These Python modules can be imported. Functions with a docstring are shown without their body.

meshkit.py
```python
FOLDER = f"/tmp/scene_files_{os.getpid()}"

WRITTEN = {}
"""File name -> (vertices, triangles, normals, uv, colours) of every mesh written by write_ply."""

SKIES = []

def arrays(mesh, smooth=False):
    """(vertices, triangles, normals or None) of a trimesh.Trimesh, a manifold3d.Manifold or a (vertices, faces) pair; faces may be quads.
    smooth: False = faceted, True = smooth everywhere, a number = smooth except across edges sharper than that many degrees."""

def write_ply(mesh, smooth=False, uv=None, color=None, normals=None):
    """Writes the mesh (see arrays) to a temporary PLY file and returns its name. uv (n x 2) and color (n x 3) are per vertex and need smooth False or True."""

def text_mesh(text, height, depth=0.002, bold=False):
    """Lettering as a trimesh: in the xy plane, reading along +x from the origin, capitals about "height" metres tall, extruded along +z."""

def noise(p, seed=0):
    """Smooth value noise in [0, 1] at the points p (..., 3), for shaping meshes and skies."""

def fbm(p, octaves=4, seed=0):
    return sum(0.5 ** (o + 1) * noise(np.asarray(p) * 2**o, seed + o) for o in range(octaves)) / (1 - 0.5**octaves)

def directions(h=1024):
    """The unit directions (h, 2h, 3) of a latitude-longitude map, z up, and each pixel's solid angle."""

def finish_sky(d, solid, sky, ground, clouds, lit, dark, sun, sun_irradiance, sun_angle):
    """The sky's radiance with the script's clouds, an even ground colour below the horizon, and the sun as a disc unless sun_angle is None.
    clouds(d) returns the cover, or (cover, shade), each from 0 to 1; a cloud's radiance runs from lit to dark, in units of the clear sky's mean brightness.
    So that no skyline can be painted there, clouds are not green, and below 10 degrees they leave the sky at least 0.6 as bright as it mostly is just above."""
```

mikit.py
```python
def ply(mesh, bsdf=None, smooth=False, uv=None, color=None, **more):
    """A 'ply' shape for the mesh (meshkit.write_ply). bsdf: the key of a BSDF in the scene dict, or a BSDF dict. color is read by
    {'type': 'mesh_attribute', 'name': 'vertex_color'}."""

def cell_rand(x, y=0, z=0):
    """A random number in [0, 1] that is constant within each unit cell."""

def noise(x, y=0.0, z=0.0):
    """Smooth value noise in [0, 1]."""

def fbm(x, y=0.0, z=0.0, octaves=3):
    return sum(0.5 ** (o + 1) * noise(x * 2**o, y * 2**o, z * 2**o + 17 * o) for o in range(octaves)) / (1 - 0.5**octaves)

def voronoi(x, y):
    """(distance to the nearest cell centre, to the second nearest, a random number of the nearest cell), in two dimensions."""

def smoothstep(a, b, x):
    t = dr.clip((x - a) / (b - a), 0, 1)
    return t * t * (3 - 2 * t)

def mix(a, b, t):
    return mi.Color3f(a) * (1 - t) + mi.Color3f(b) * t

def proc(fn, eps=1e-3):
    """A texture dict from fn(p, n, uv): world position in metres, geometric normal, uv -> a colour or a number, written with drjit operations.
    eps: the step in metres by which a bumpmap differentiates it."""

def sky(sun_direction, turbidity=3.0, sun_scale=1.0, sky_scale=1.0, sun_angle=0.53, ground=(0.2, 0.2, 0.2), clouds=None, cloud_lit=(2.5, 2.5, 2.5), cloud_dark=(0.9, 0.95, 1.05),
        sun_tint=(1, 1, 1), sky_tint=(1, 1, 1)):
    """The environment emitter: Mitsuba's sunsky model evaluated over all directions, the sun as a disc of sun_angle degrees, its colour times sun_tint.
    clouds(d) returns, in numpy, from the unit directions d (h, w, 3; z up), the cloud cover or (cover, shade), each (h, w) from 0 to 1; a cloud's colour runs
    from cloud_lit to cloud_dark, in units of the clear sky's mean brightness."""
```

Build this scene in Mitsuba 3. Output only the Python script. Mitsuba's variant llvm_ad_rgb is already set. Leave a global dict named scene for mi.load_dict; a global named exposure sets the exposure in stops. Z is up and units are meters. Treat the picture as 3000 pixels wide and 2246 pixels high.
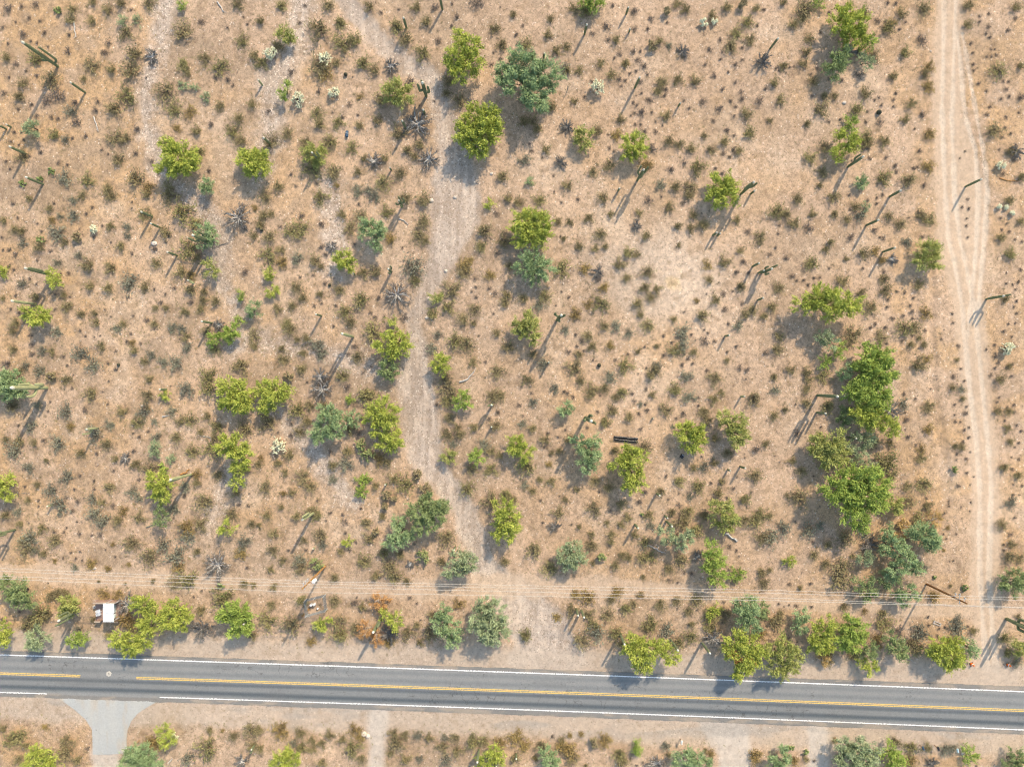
import math, random, numpy as np, trimesh, drjit as dr, mitsuba as mi, mikit, meshkit
from mikit import noise, fbm, voronoi, cell_rand, smoothstep, mix
T = mi.ScalarTransform4f
scene, labels = {}, {}
# ---- camera: a drone 120 m up looking straight down, 180 m of ground across the frame
CAM_H, MPP = 120.0, 0.06                       # metres, metres of ground per photograph pixel
scene['camera'] = {'type': 'perspective', 'fov_axis': 'x', 'fov': 2 * math.degrees(math.atan(1500 * MPP / CAM_H)),
                   'to_world': T().look_at(origin=[0, 0, CAM_H], target=[0, 0, 0], up=[0, 1, 0]), 'near_clip': 1.0, 'far_clip': 6000.0}
SUN_EL, SUN_AZ = 39.5, 28.5                    # elevation; degrees from +y towards +x
_e, _a = math.radians(SUN_EL), math.radians(SUN_AZ)
scene['sky'] = mikit.sky((math.sin(_a) * math.cos(_e), math.cos(_a) * math.cos(_e), math.sin(_e)), turbidity=3.5, sky_scale=2.2, sun_scale=0.86, sky_tint=(1.18, 1.0, 0.80), ground=(0.36, 0.29, 0.22))
exposure = 2.04

OFFX, OFFY, ZM = (0, 750, 1500, 2250), (0, 562, 1123, 1685), 2.947
def src(c, x, y):                              # survey tile 'rc' and its coordinates -> photograph pixel
    return OFFX[int(c[1])] + x / ZM, OFFY[int(c[0])] + y / ZM
def world(px, py, h=0.0):                      # ground plan position of something seen at a photograph pixel and standing h high
    k = MPP * (1 - h / CAM_H)
    return (px - 1500) * k, (1123 - py) * k
def at(c, x, y, h=0.0): return world(*src(c, x, y), h)

# ================= terrain =================
def pl(pts): return [(*world(x, y), w * MPP) for x, y, w in pts]
WASH = pl([(1000, -60, 25), (1000, 0, 25), (1048, 50, 28), (1123, 135, 28), (1200, 195, 30), (1275, 235, 28), (1295, 330, 33), (1320, 440, 45), (1335, 540, 70), (1330, 620, 75), (1323, 664, 62),
           (1290, 766, 36), (1243, 868, 24), (1212, 935, 24), (1222, 1003, 28), (1213, 1070, 42), (1211, 1123, 46), (1233, 1225, 55), (1240, 1327, 50), (1284, 1394, 40), (1342, 1462, 33), (1371, 1530, 38),
           (1395, 1632, 34), (1440, 1700, 44), (1530, 1780, 70), (1590, 1860, 85), (1600, 1925, 110)])
RILLS = [pl([(480, -60, 35), (475, 34, 33), (470, 150, 26), (417, 271, 20), (424, 356, 20), (441, 407, 22), (482, 526, 22), (577, 596, 24), (644, 700, 38), (645, 790, 30), (661, 867, 20), (720, 930, 22), (690, 1020, 20)]),
         pl([(880, -60, 30), (869, 102, 34), (800, 237, 40), (800, 340, 34), (785, 440, 24), (770, 520, 16)]),
         pl([(955, 520, 20), (967, 562, 26), (984, 715, 26), (975, 800, 14)]),
         pl([(690, 940, 14), (800, 1010, 20), (985, 1040, 20), (1100, 1080, 18)]),
         pl([(770, 1180, 14), (900, 1290, 26), (960, 1380, 22), (1040, 1470, 16)]),
         pl([(640, 1470, 14), (655, 1400, 18), (620, 1530, 14)])]
R1 = pl([(2767, -60, 6), (2767, 0, 6), (2761, 340, 6), (2769, 562, 6), (2779, 698, 6), (2796, 766, 6), (2820, 901, 6.5), (2840, 1122, 7), (2861, 1293, 7), (2871, 1428, 7), (2871, 1685, 7), (2878, 1804, 7), (2890, 1960, 10)])
R2 = pl([(2801, -60, 6), (2801, 0, 6), (2790, 340, 6), (2796, 562, 6), (2812, 700, 6), (2828, 766, 6), (2856, 901, 6.5), (2878, 1122, 7), (2895, 1293, 7), (2905, 1428, 7), (2898, 1685, 7), (2905, 1804, 7), (2918, 1960, 10)])
R3 = pl([(2805, 100, 5), (2827, 339, 5), (2857, 441, 5), (2866, 560, 6), (2861, 732, 6), (2847, 867, 6), (2835, 980, 5)])
R4 = pl([(2820, 100, 5), (2860, 339, 5), (2880, 441, 5), (2893, 562, 6), (2886, 680, 6), (2875, 800, 6), (2862, 960, 5)])
RUTS = [R1, R2, R3, R4]
TRACK = pl([(2784, -60, 36), (2784, 0, 36), (2776, 340, 40), (2815, 562, 72), (2815, 680, 72), (2825, 780, 58), (2840, 901, 42), (2860, 1122, 40), (2878, 1293, 40), (2888, 1428, 40), (2886, 1685, 42), (2893, 1804, 46), (2905, 1985, 75)])
SERVICE = pl([(-80, 1672, 22), (0, 1676, 22), (300, 1690, 26), (700, 1712, 22), (1100, 1728, 24), (1500, 1715, 34), (1900, 1722, 20), (2200, 1755, 20), (2600, 1780, 22), (3080, 1800, 20)])
ERODED = pl([(2720, 700, 7), (2735, 880, 8), (2728, 1000, 7), (2740, 1170, 10), (2765, 1330, 13), (2770, 1450, 16), (2745, 1540, 12)])
DRIVES = [pl([(308, 2200, 38), (312, 2230, 36), (312, 2330, 34)]), pl([(1105, 2095, 30), (1103, 2160, 22), (1105, 2330, 22)]), pl([(2120, 2120, 70), (2150, 2200, 45), (2150, 2330, 40)]), pl([(2395, 2150, 30), (2400, 2330, 22)])]
_rx = np.array([0, 750, 1500, 2250, 3000.0])
def _rp(ys): return [float(v) for v in np.polyfit(_rx, np.array(ys, float), 2)]
P_TOP, P_BOT = _rp([1905, 1932, 1958, 1983, 2011]), _rp([2037.5, 2063, 2092, 2119, 2149])
P_LT, P_LB, P_C = _rp([1916.5, 1941.6, 1969, 1994, 2025]), _rp([2026, 2050, 2079, 2101, 2138]), _rp([1971, 1996, 2024, 2048, 2081])
def ypix(P, x):                                # in the frame the fitted curve, beyond it its tangent
    xc = np.clip(x, -100, 3100)
    return np.polyval(P, xc) + np.polyval(np.polyder(P), xc) * (x - xc)
def yw(P, X): return (1123 - ypix(P, np.asarray(X, float) / MPP + 1500)) * MPP

def sd_np(X, Y, line):                         # distance to a line of varying half width, negative inside
    best = np.full(np.shape(X), 1e9)
    for (ax, ay, aw), (bx, by, bw) in zip(line[:-1], line[1:]):
        dx, dy = bx - ax, by - ay
        t = np.clip(((X - ax) * dx + (Y - ay) * dy) / (dx * dx + dy * dy), 0, 1)
        best = np.minimum(best, np.hypot(X - ax - t * dx, Y - ay - t * dy) - (aw + t * (bw - aw)))
    return best
def sd_dr(x, y, line):
    best = mi.Float(1e9)
    for (ax, ay, aw), (bx, by, bw) in zip(line[:-1], line[1:]):
        dx, dy = bx - ax, by - ay
        t = dr.clip(((x - ax) * dx + (y - ay) * dy) / (dx * dx + dy * dy), 0, 1)
        best = dr.minimum(best, dr.sqrt(dr.square(x - ax - t * dx) + dr.square(y - ay - t * dy)) - (aw + t * (bw - aw)))
    return best
def sm(a, b, x):
    t = np.clip((x - a) / (b - a), 0, 1)
    return t * t * (3 - 2 * t)
def n2(X, Y, f, seed=0, octaves=3):
    return meshkit.fbm(np.stack([X * f, Y * f, np.full(np.shape(X), 0.37 + seed)], -1), octaves, seed)
def height(X, Y):
    X, Y = np.asarray(X, float), np.asarray(Y, float)
    z = 0.5 * (n2(X, Y, 0.06, 1) - 0.5) + 0.16 * (n2(X, Y, 0.5, 2) - 0.5) + 0.07 * (n2(X, Y, 1.7, 3, 2) - 0.5)
    w = sd_np(X, Y, WASH) + 1.2 * (n2(X, Y, 0.5, 5) - 0.5)
    z = z - 0.22 * sm(0.8, -1.0, w)
    for l in RILLS: z = z - 0.14 * sm(0.6, -0.8, sd_np(X, Y, l) + 1.2 * (n2(X, Y, 0.6, 6) - 0.5))
    flat = sm(1.0, -0.6, sd_np(X, Y, TRACK))
    z = z * (1 - 0.7 * flat) - 0.06 * flat
    for l in RUTS:
        d = sd_np(X, Y, l)
        z = z - 0.05 * sm(0.25, -0.2, d) + 0.025 * sm(0.5, 0.2, d) * sm(0.0, 0.25, d)
    z = z * (1 - 0.5 * sm(0.8, -0.5, sd_np(X, Y, SERVICE)))
    e = sd_np(X, Y, ERODED) + 1.6 * (n2(X, Y, 0.9, 9) - 0.5)
    z = z - 0.22 * sm(0.35, -0.1, e)
    top, bot = yw(P_TOP, X), yw(P_BOT, X)
    d = np.maximum(Y - top, bot - Y)           # the road's shoulders are graded
    g = sm(6.5, 1.0, d)
    return z * (1 - g) + g * (0.015 * (n2(X, Y, 1.2, 4, 2) - 0.5) - 0.02) + 0.10 * sm(0.0, 7.5, d) * sm(9.5, 6.5, d) * (Y > top) - 0.12 * sm(-0.2, -1.2, d)

gx = np.concatenate([-np.geomspace(104, 2200, 26)[::-1], np.arange(-102, 102.01, 0.3), np.geomspace(104, 2200, 26)])
gy = np.concatenate([-np.geomspace(80, 2200, 26)[::-1], np.arange(-78, 78.01, 0.3), np.geomspace(80, 2200, 26)])
GX, GY = np.meshgrid(gx, gy)
GZ = height(GX, GY)
NXG = len(gx)
_i, _j = np.meshgrid(np.arange(len(gx) - 1), np.arange(len(gy) - 1))
_a0 = (_j * NXG + _i).ravel()
GQ = np.stack([_a0, _a0 + 1, _a0 + NXG + 1, _a0 + NXG], -1)
CXY = np.stack([GX.ravel()[GQ].mean(1), GY.ravel()[GQ].mean(1)], -1)
GV = np.stack([GX.ravel(), GY.ravel(), GZ.ravel()], -1)
def gz(x, y):                                  # ground height at a point, off the grid
    i = int(np.clip(np.searchsorted(gx, x) - 1, 0, len(gx) - 2)); j = int(np.clip(np.searchsorted(gy, y) - 1, 0, len(gy) - 2))
    u, v = (x - gx[i]) / (gx[i + 1] - gx[i]), (y - gy[j]) / (gy[j + 1] - gy[j])
    return float(GZ[j, i] * (1 - u) * (1 - v) + GZ[j, i + 1] * u * (1 - v) + GZ[j + 1, i] * (1 - u) * v + GZ[j + 1, i + 1] * u * v)
def gza(X, Y):
    i = np.clip(np.searchsorted(gx, X) - 1, 0, len(gx) - 2); j = np.clip(np.searchsorted(gy, Y) - 1, 0, len(gy) - 2)
    u, v = (X - gx[i]) / (gx[i + 1] - gx[i]), (Y - gy[j]) / (gy[j + 1] - gy[j])
    return GZ[j, i] * (1 - u) * (1 - v) + GZ[j, i + 1] * u * (1 - v) + GZ[j + 1, i] * (1 - u) * v + GZ[j + 1, i + 1] * u * v

# ---- ground material: one description of the soil in plan; stones, litter and wheel tracks are colours the ground itself has
GC = dict(tan=(0.472, 0.350, 0.255), orange=(0.475, 0.328, 0.198), pale=(0.53, 0.415, 0.315), wash=(0.425, 0.350, 0.290), rut=(0.60, 0.51, 0.42), shoulder=(0.480, 0.408, 0.342), grit=(0.33, 0.31, 0.29), crust=(0.352, 0.266, 0.192))
def ground_fn(p, n, uv):
    x, y = p.x, p.y
    big, mid = fbm(x * 0.045 + 3, y * 0.045, 0, 3), fbm(x * 0.22, y * 0.22 + 9, 4, 3)
    fine = fbm(x * 1.9, y * 1.9, 2, 3)
    grain = noise(x * 7.0, y * 7.0, 5)
    side = smoothstep(40, 85, dr.abs(x + 4)) * 0.75
    c = mix(GC['tan'], GC['orange'], dr.clip(smoothstep(0.42, 0.75, 0.55 * big + 0.45 * mid) * 0.75 + side * smoothstep(0.35, 0.6, mid), 0, 1))
    c = mix(c, GC['pale'], smoothstep(0.55, 0.78, fbm(x * 0.13 + 40, y * 0.13, 8, 3)) * 0.6)
    left = smoothstep(30, -45, x)
    c = mix(c, GC['crust'], smoothstep(0.50, 0.68, fbm(x * 0.085 + 60, y * 0.085, 14, 4)) * (0.35 + 0.45 * left))
    c = mix(c, GC['crust'], smoothstep(0.50, 0.72, fbm(x * 0.42 + 11, y * 0.42, 15, 3)) * (0.25 + 0.35 * left))
    bare = smoothstep(17, 5, dr.sqrt(dr.square(x - 25) + dr.square((y - 19) * 1.1)) + 12 * (fbm(x * 0.12, y * 0.12, 50, 3) - 0.5))
    c = mix(c, (0.54, 0.445, 0.36), bare * 0.75)
    jit = 1.6 * (fbm(x * 0.5, y * 0.5, 3, 3) - 0.5)
    w = smoothstep(0.7, -0.8, sd_dr(x, y, WASH) + jit)
    r = mi.Float(0)
    for l in RILLS: r = dr.maximum(r, smoothstep(1.6, -1.2, sd_dr(x, y, l) + 2 * jit))
    braid = smoothstep(0.46, 0.58, fbm(x * 0.30 + 5, y * 0.13, 16, 3))
    stony = dr.maximum(w * 0.12, r * 0.8)
    c = mix(c, mix(mix(GC['wash'], (0.50, 0.43, 0.37), smoothstep(0, -30, y) * 0.85), (0.47, 0.40, 0.345), braid * 0.8), dr.maximum(w, r * 0.95))
    flow = fbm(x * 1.3 + 2.2 * noise(y * 0.07, x * 0.05, 61), y * 0.16, 60, 4)
    c = mix(c, (0.33, 0.27, 0.225), smoothstep(0.52, 0.66, flow) * dr.maximum(w, 0.7 * r) * 0.55)
    c = mix(c, (0.56, 0.475, 0.40), smoothstep(0.48, 0.36, flow) * w * 0.5)
    yc = x / MPP + 1500
    def curve(P): return (1123 - (P[0] * dr.square(yc) + P[1] * yc + P[2])) * MPP
    up, dn = y - curve(P_TOP), curve(P_BOT) - y
    road = dr.maximum(smoothstep(5.2, 2.5, up + jit) * smoothstep(-9, -3, up), smoothstep(5.2, 3.2, dn + jit) * smoothstep(-9, -3, dn))
    track = smoothstep(1.0, -0.6, sd_dr(x, y, TRACK) + 0.7 * jit)
    track = dr.maximum(track, 0.8 * smoothstep(0.8, -0.5, sd_dr(x, y, SERVICE) + 0.8 * jit))
    drive = mi.Float(0)
    for l in DRIVES: drive = dr.maximum(drive, smoothstep(0.8, -0.6, sd_dr(x, y, l) + 0.6 * jit))
    track = dr.maximum(track, drive)
    c = mix(c, mix(GC['tan'], GC['pale'], 0.9), track * 0.95)
    rut = mi.Float(0)
    for l in RUTS: rut = dr.maximum(rut, smoothstep(0.24, -0.2, sd_dr(x, y, l) + 0.34 * jit))
    c = mix(c, GC['rut'], rut * (0.45 + 0.6 * fbm(x * 0.5, y * 0.12, 63, 3)))
    c = mix(c, GC['shoulder'], road * 0.75)
    c = mix(c, (0.50, 0.455, 0.41), drive * 0.8)
    grit = smoothstep(0.56, 0.72, fbm(x * 0.09, y * 0.35, 21, 3)) * smoothstep(5.0, 1.0, dn) * smoothstep(-1, 1, dn)
    c = mix(c, GC['grit'], grit * 0.6)
    hole = smoothstep(2.6, 0.6, dr.sqrt(dr.square(x - 28.4) + dr.square(y - 17.6)) + 2.5 * jit)
    c = mix(c, (0.62, 0.48, 0.30), hole * 0.8)
    # stones: a light or dark chip here and there, thick in the rills
    d1, d2, rnd = voronoi(x * 3.4, y * 3.4)
    chip = smoothstep(0.42, 0.25, d1)
    keep = 1 - dr.maximum(track * 0.7, road * 0.4)
    c = mix(c, (0.72, 0.65, 0.58), chip * keep * dr.select(rnd > 0.965 - 0.24 * stony, 0.75, 0))
    c = mix(c, (0.20, 0.15, 0.12), chip * keep * dr.select(rnd < 0.14 + 0.10 * stony, 0.6, 0))
    litter = smoothstep(0.60, 0.80, fbm(x * 0.8, y * 0.8, 31, 3)) * keep * (1 - w)
    c = mix(c, (0.27, 0.19, 0.12), litter * 0.45)
    scuff = smoothstep(0.50, 0.74, fbm(x * 2.6 + 7, y * 2.6, 41, 3)) * keep
    c = mix(c, (0.30, 0.215, 0.155), scuff * (0.22 + 0.25 * mid))
    soft = 1 - 0.5 * dr.maximum(road, dr.maximum(track, w * 0.6))
    return c * (1 + soft * (0.52 * (fine - 0.5) + 0.34 * (grain - 0.5) + 0.12 * (noise(x * 3.1, y * 3.1, 44) - 0.5) + 0.30 * (fbm(x * 0.06 + 80, y * 0.06, 52, 3) - 0.5)))
scene['soil'] = {'type': 'diffuse', 'reflectance': mikit.proc(ground_fn)}

def road_fn(p, n, uv):
    x, y = p.x, p.y
    yc = x / MPP + 1500
    s = y - (1123 - (P_C[0] * dr.square(yc) + P_C[1] * yc + P_C[2])) * MPP      # metres from the centre line, up positive
    g = noise(x * 9, y * 9, 1)
    wob = 0.25 * (fbm(x * 0.03, y * 0.5, 3, 2) - 0.5)
    b = mi.Float(0)
    for off, wd, k in ((1.05, 0.42, 0.35), (2.45, 0.40, 0.30), (-0.75, 0.45, 0.85), (-2.3, 0.50, 1.0), (-1.5, 0.9, 0.3)):
        b = dr.maximum(b, k * dr.exp(-dr.square((s + wob - off) / wd)))
    c = mix((0.262, 0.272, 0.280), (0.100, 0.120, 0.140), b)
    edge = smoothstep(3.15, 3.6, s) + smoothstep(-3.25, -3.6, s)
    c = mix(c, (0.215, 0.208, 0.20), dr.clip(edge, 0, 1) * 0.8)
    patch = smoothstep(0.62, 0.8, fbm(x * 0.12, y * 0.4, 7, 3))
    c = mix(c, (0.15, 0.155, 0.16), patch * 0.25)
    crack = smoothstep(0.022, 0.0, dr.abs(fbm(x * 0.5, y * 0.5, 12, 4) - 0.5)) * smoothstep(0.62, 0.7, fbm(x * 0.05, y * 0.2, 17, 2))
    c = mix(c, (0.06, 0.06, 0.062), crack * 0.5)
    spot = smoothstep(0.30, 0.05, voronoi(x * 0.11, y * 0.16)[0] + 0.25 * (fbm(x * 1.7, y * 3.5, 23, 3) - 0.5))
    c = mix(c, (0.09, 0.09, 0.092), spot * smoothstep(0.60, 0.8, fbm(x * 3, y * 5, 25, 3)) * 0.5)
    dust = smoothstep(2.9, 3.7, dr.abs(s)) * smoothstep(0.42, 0.66, fbm(x * 0.35, y * 0.9, 27, 4))
    c = mix(c, (0.36, 0.31, 0.26), dust * 0.75)
    return c * (0.86 + 0.18 * g + 0.10 * fbm(x * 2, y * 2, 5, 3))
scene['asphalt'] = {'type': 'diffuse', 'reflectance': mikit.proc(road_fn)}
def solid(name, a, b=None, f=1.5, rough=None):
    b = b or tuple(v * 0.8 for v in a)
    def fn(p, n, uv, a=a, b=b, f=f): return mix(a, b, fbm(p.x * f, p.y * f, p.z * f, 2))
    tex = mikit.proc(fn)
    scene[name] = {'type': 'twosided', 'bsdf': {'type': 'diffuse', 'reflectance': tex} if rough is None else {'type': 'principled', 'base_color': tex, 'roughness': rough}}
def paint_fn(col):
    def fn(p, n, uv): return mix(col, tuple(0.45 * v + 0.08 for v in col), 0.45 * smoothstep(0.62, 0.9, fbm(p.x * 1.2, p.y * 6, 2, 3)))
    return {'type': 'diffuse', 'reflectance': mikit.proc(fn)}
scene['white_paint'], scene['yellow_paint'] = paint_fn((0.80, 0.81, 0.83)), paint_fn((0.80, 0.53, 0.14))
def apron_fn(p, n, uv):
    c = mix((0.40, 0.425, 0.44), (0.47, 0.475, 0.46), fbm(p.x * 0.5, p.y * 0.25, 3, 3))
    return mix(c, (0.46, 0.41, 0.35), smoothstep(0.5, 0.75, fbm(p.x * 0.9, p.y * 0.22, 9, 4)) * 0.7) * (0.9 + 0.15 * noise(p.x * 8, p.y * 8))
scene['apron_asphalt'] = {'type': 'diffuse', 'reflectance': mikit.proc(apron_fn)}

def struct(key, mesh, bsdf, label, smooth=False):
    scene[key] = mikit.ply(mesh, bsdf, smooth=smooth)
    labels[key] = {'label': label, 'category': key.split('__')[0].replace('_', ' '), 'kind': 'structure'}
struct('ground', trimesh.Trimesh(GV, np.vstack([GQ[:, :3], GQ[:, [0, 2, 3]]]), process=False), 'soil', 'tan stony desert sand around all the scrub', smooth=True)
def sheet(key, mask, label, up=0.004):
    q = GQ[mask]; ids, inv = np.unique(q, return_inverse=True); q = inv.reshape(q.shape)
    struct(key, trimesh.Trimesh(GV[ids] + [0, 0, up], np.vstack([q[:, :3], q[:, [0, 2, 3]]]), process=False), 'soil', label, smooth=True)
near = (np.abs(CXY[:, 0]) < 102) & (np.abs(CXY[:, 1]) < 78)
cx, cy = CXY[:, 0], CXY[:, 1]
def inside(line, pad=0.0):
    m = np.zeros(len(cx), bool); m[near] = sd_np(cx[near], cy[near], line) + 0.8 * (n2(cx[near], cy[near], 0.5, 5) - 0.5) < pad
    return m
above_road = cy > yw(P_TOP, cx) + 0.4; below_road = cy < yw(P_BOT, cx) - 0.4
shN = near & above_road & (cy < yw(P_TOP, cx) + 3.2 + 1.5 * (n2(cx, cy, 0.3, 8) - 0.5))
shS = near & below_road & (cy > yw(P_BOT, cx) - 4.2 - 1.5 * (n2(cx, cy, 0.3, 8) - 0.5))
m_track = inside(TRACK) & above_road & ~shN
m_serv = inside(SERVICE) & ~m_track
m_wash = inside(WASH) & ~m_serv & above_road & ~shN
sheet('sand_wash', m_wash, 'pale sandy wash winding down the middle to the road')
sheet('dirt_track', m_track, 'rutted dirt track running down the right side to the road')
sheet('dirt_track_001', m_serv, 'faint dirt service track under the power lines')
sheet('road_shoulder', shN, 'bare gravel shoulder on the upper side of the road')
sheet('road_shoulder_001', shS, 'wide gravel shoulder on the lower side of the road')
for k, (l, s) in enumerate(zip(DRIVES, ['dirt drive below the paved apron', 'narrow pale dirt drive below the middle of the road', 'broad sandy drive left of the lower right mailboxes', 'sandy strip beside the lower right mesquite'])):
    sheet('dirt_driveway' + (f'_{k:03d}' if k else ''), inside(l) & below_road & ~shS, s)
# ---- road
def ribbon(lo, hi, z, x0=-900, x1=900, step=1.0, wob=0.0):
    X = np.unique(np.concatenate([np.linspace(max(x0, -105), min(x1, 105), max(2, int((min(x1, 105) - max(x0, -105)) / step))), [x0, x1]]))
    a, b = lo(X), hi(X)
    if wob: a, b = a - wob * (n2(X, X * 0, 0.7, 3) - 0.3), b + wob * (n2(X, X * 0 + 9, 0.7, 4) - 0.3)
    V = np.concatenate([np.stack([X, a, np.full_like(X, z)], -1), np.stack([X, b, np.full_like(X, z)], -1)])
    n = len(X); i = np.arange(n - 1)
    return trimesh.Trimesh(V, np.vstack([np.stack([i, i + 1, n + i + 1], -1), np.stack([i, n + i + 1, n + i], -1)]), process=False)
RZ = 0.045
def skirted(m, z0):                            # gives a paved sheet its thickness: sides going down to z0
    e = m.edges_sorted; u, c = np.unique(e, axis=0, return_counts=True); bd = u[c == 1]
    v = m.vertices.copy(); n = len(v); low = v.copy(); low[:, 2] = z0
    f = np.vstack([np.stack([bd[:, 0], bd[:, 1], n + bd[:, 1]], -1), np.stack([bd[:, 0], n + bd[:, 1], n + bd[:, 0]], -1)])
    return trimesh.Trimesh(np.vstack([v, low]), np.vstack([m.faces, f]), process=False)
scene['two_sided_asphalt'] = {'type': 'twosided', 'bsdf': scene['asphalt']}
struct('road', skirted(ribbon(lambda X: yw(P_BOT, X), lambda X: yw(P_TOP, X), RZ, step=0.4, wob=0.35), -0.2), 'two_sided_asphalt', 'two-lane asphalt road crossing the bottom of the scene')
def stripe(key, P, off, wd, bsdf, px0=None, px1=None, extra=''):
    x0 = -900 if px0 is None else (px0 - 1500) * MPP; x1 = 900 if px1 is None else (px1 - 1500) * MPP
    scene[key] = mikit.ply(ribbon(lambda X: yw(P, X) + off - wd / 2, lambda X: yw(P, X) + off + wd / 2, RZ + 0.004, x0, x1), bsdf)
stripe('road__edge_line', P_LT, 0, 0.19, 'white_paint')
stripe('road__edge_line_001', P_LB, 0, 0.17, 'white_paint', None, 138)
stripe('road__edge_line_002', P_LB, 0, 0.17, 'white_paint', 468, None)
for k, (a, b, o) in enumerate([(None, 236, 0.13), (None, 236, -0.13), (399, None, 0.13), (399, None, -0.13)]):
    stripe('road__centre_line' + (f'_{k:03d}' if k else ''), P_C, o * 1.05, 0.13, 'yellow_paint', a, b)
import shapely
ap = [(480, 1046), (700, 1040), (1000, 1060), (1375, 1078), (1280, 1130), (1190, 1190), (1130, 1260), (1100, 1340), (1092, 1440), (1100, 1530), (940, 1543), (802, 1543), (800, 1440), (795, 1330), (740, 1240), (650, 1160), (560, 1095)]
ap = shapely.Polygon([at('30', x, y) for x, y in ap]).buffer(0.25).buffer(-0.25)
apv, apf = trimesh.creation.triangulate_polygon(ap, engine='earcut')
struct('paved_apron', skirted(trimesh.Trimesh(np.column_stack([apv, np.full(len(apv), 0.0405)]), apf), -0.2), 'apron_asphalt', 'flared pale grey paved apron joining the road at lower left')
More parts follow.
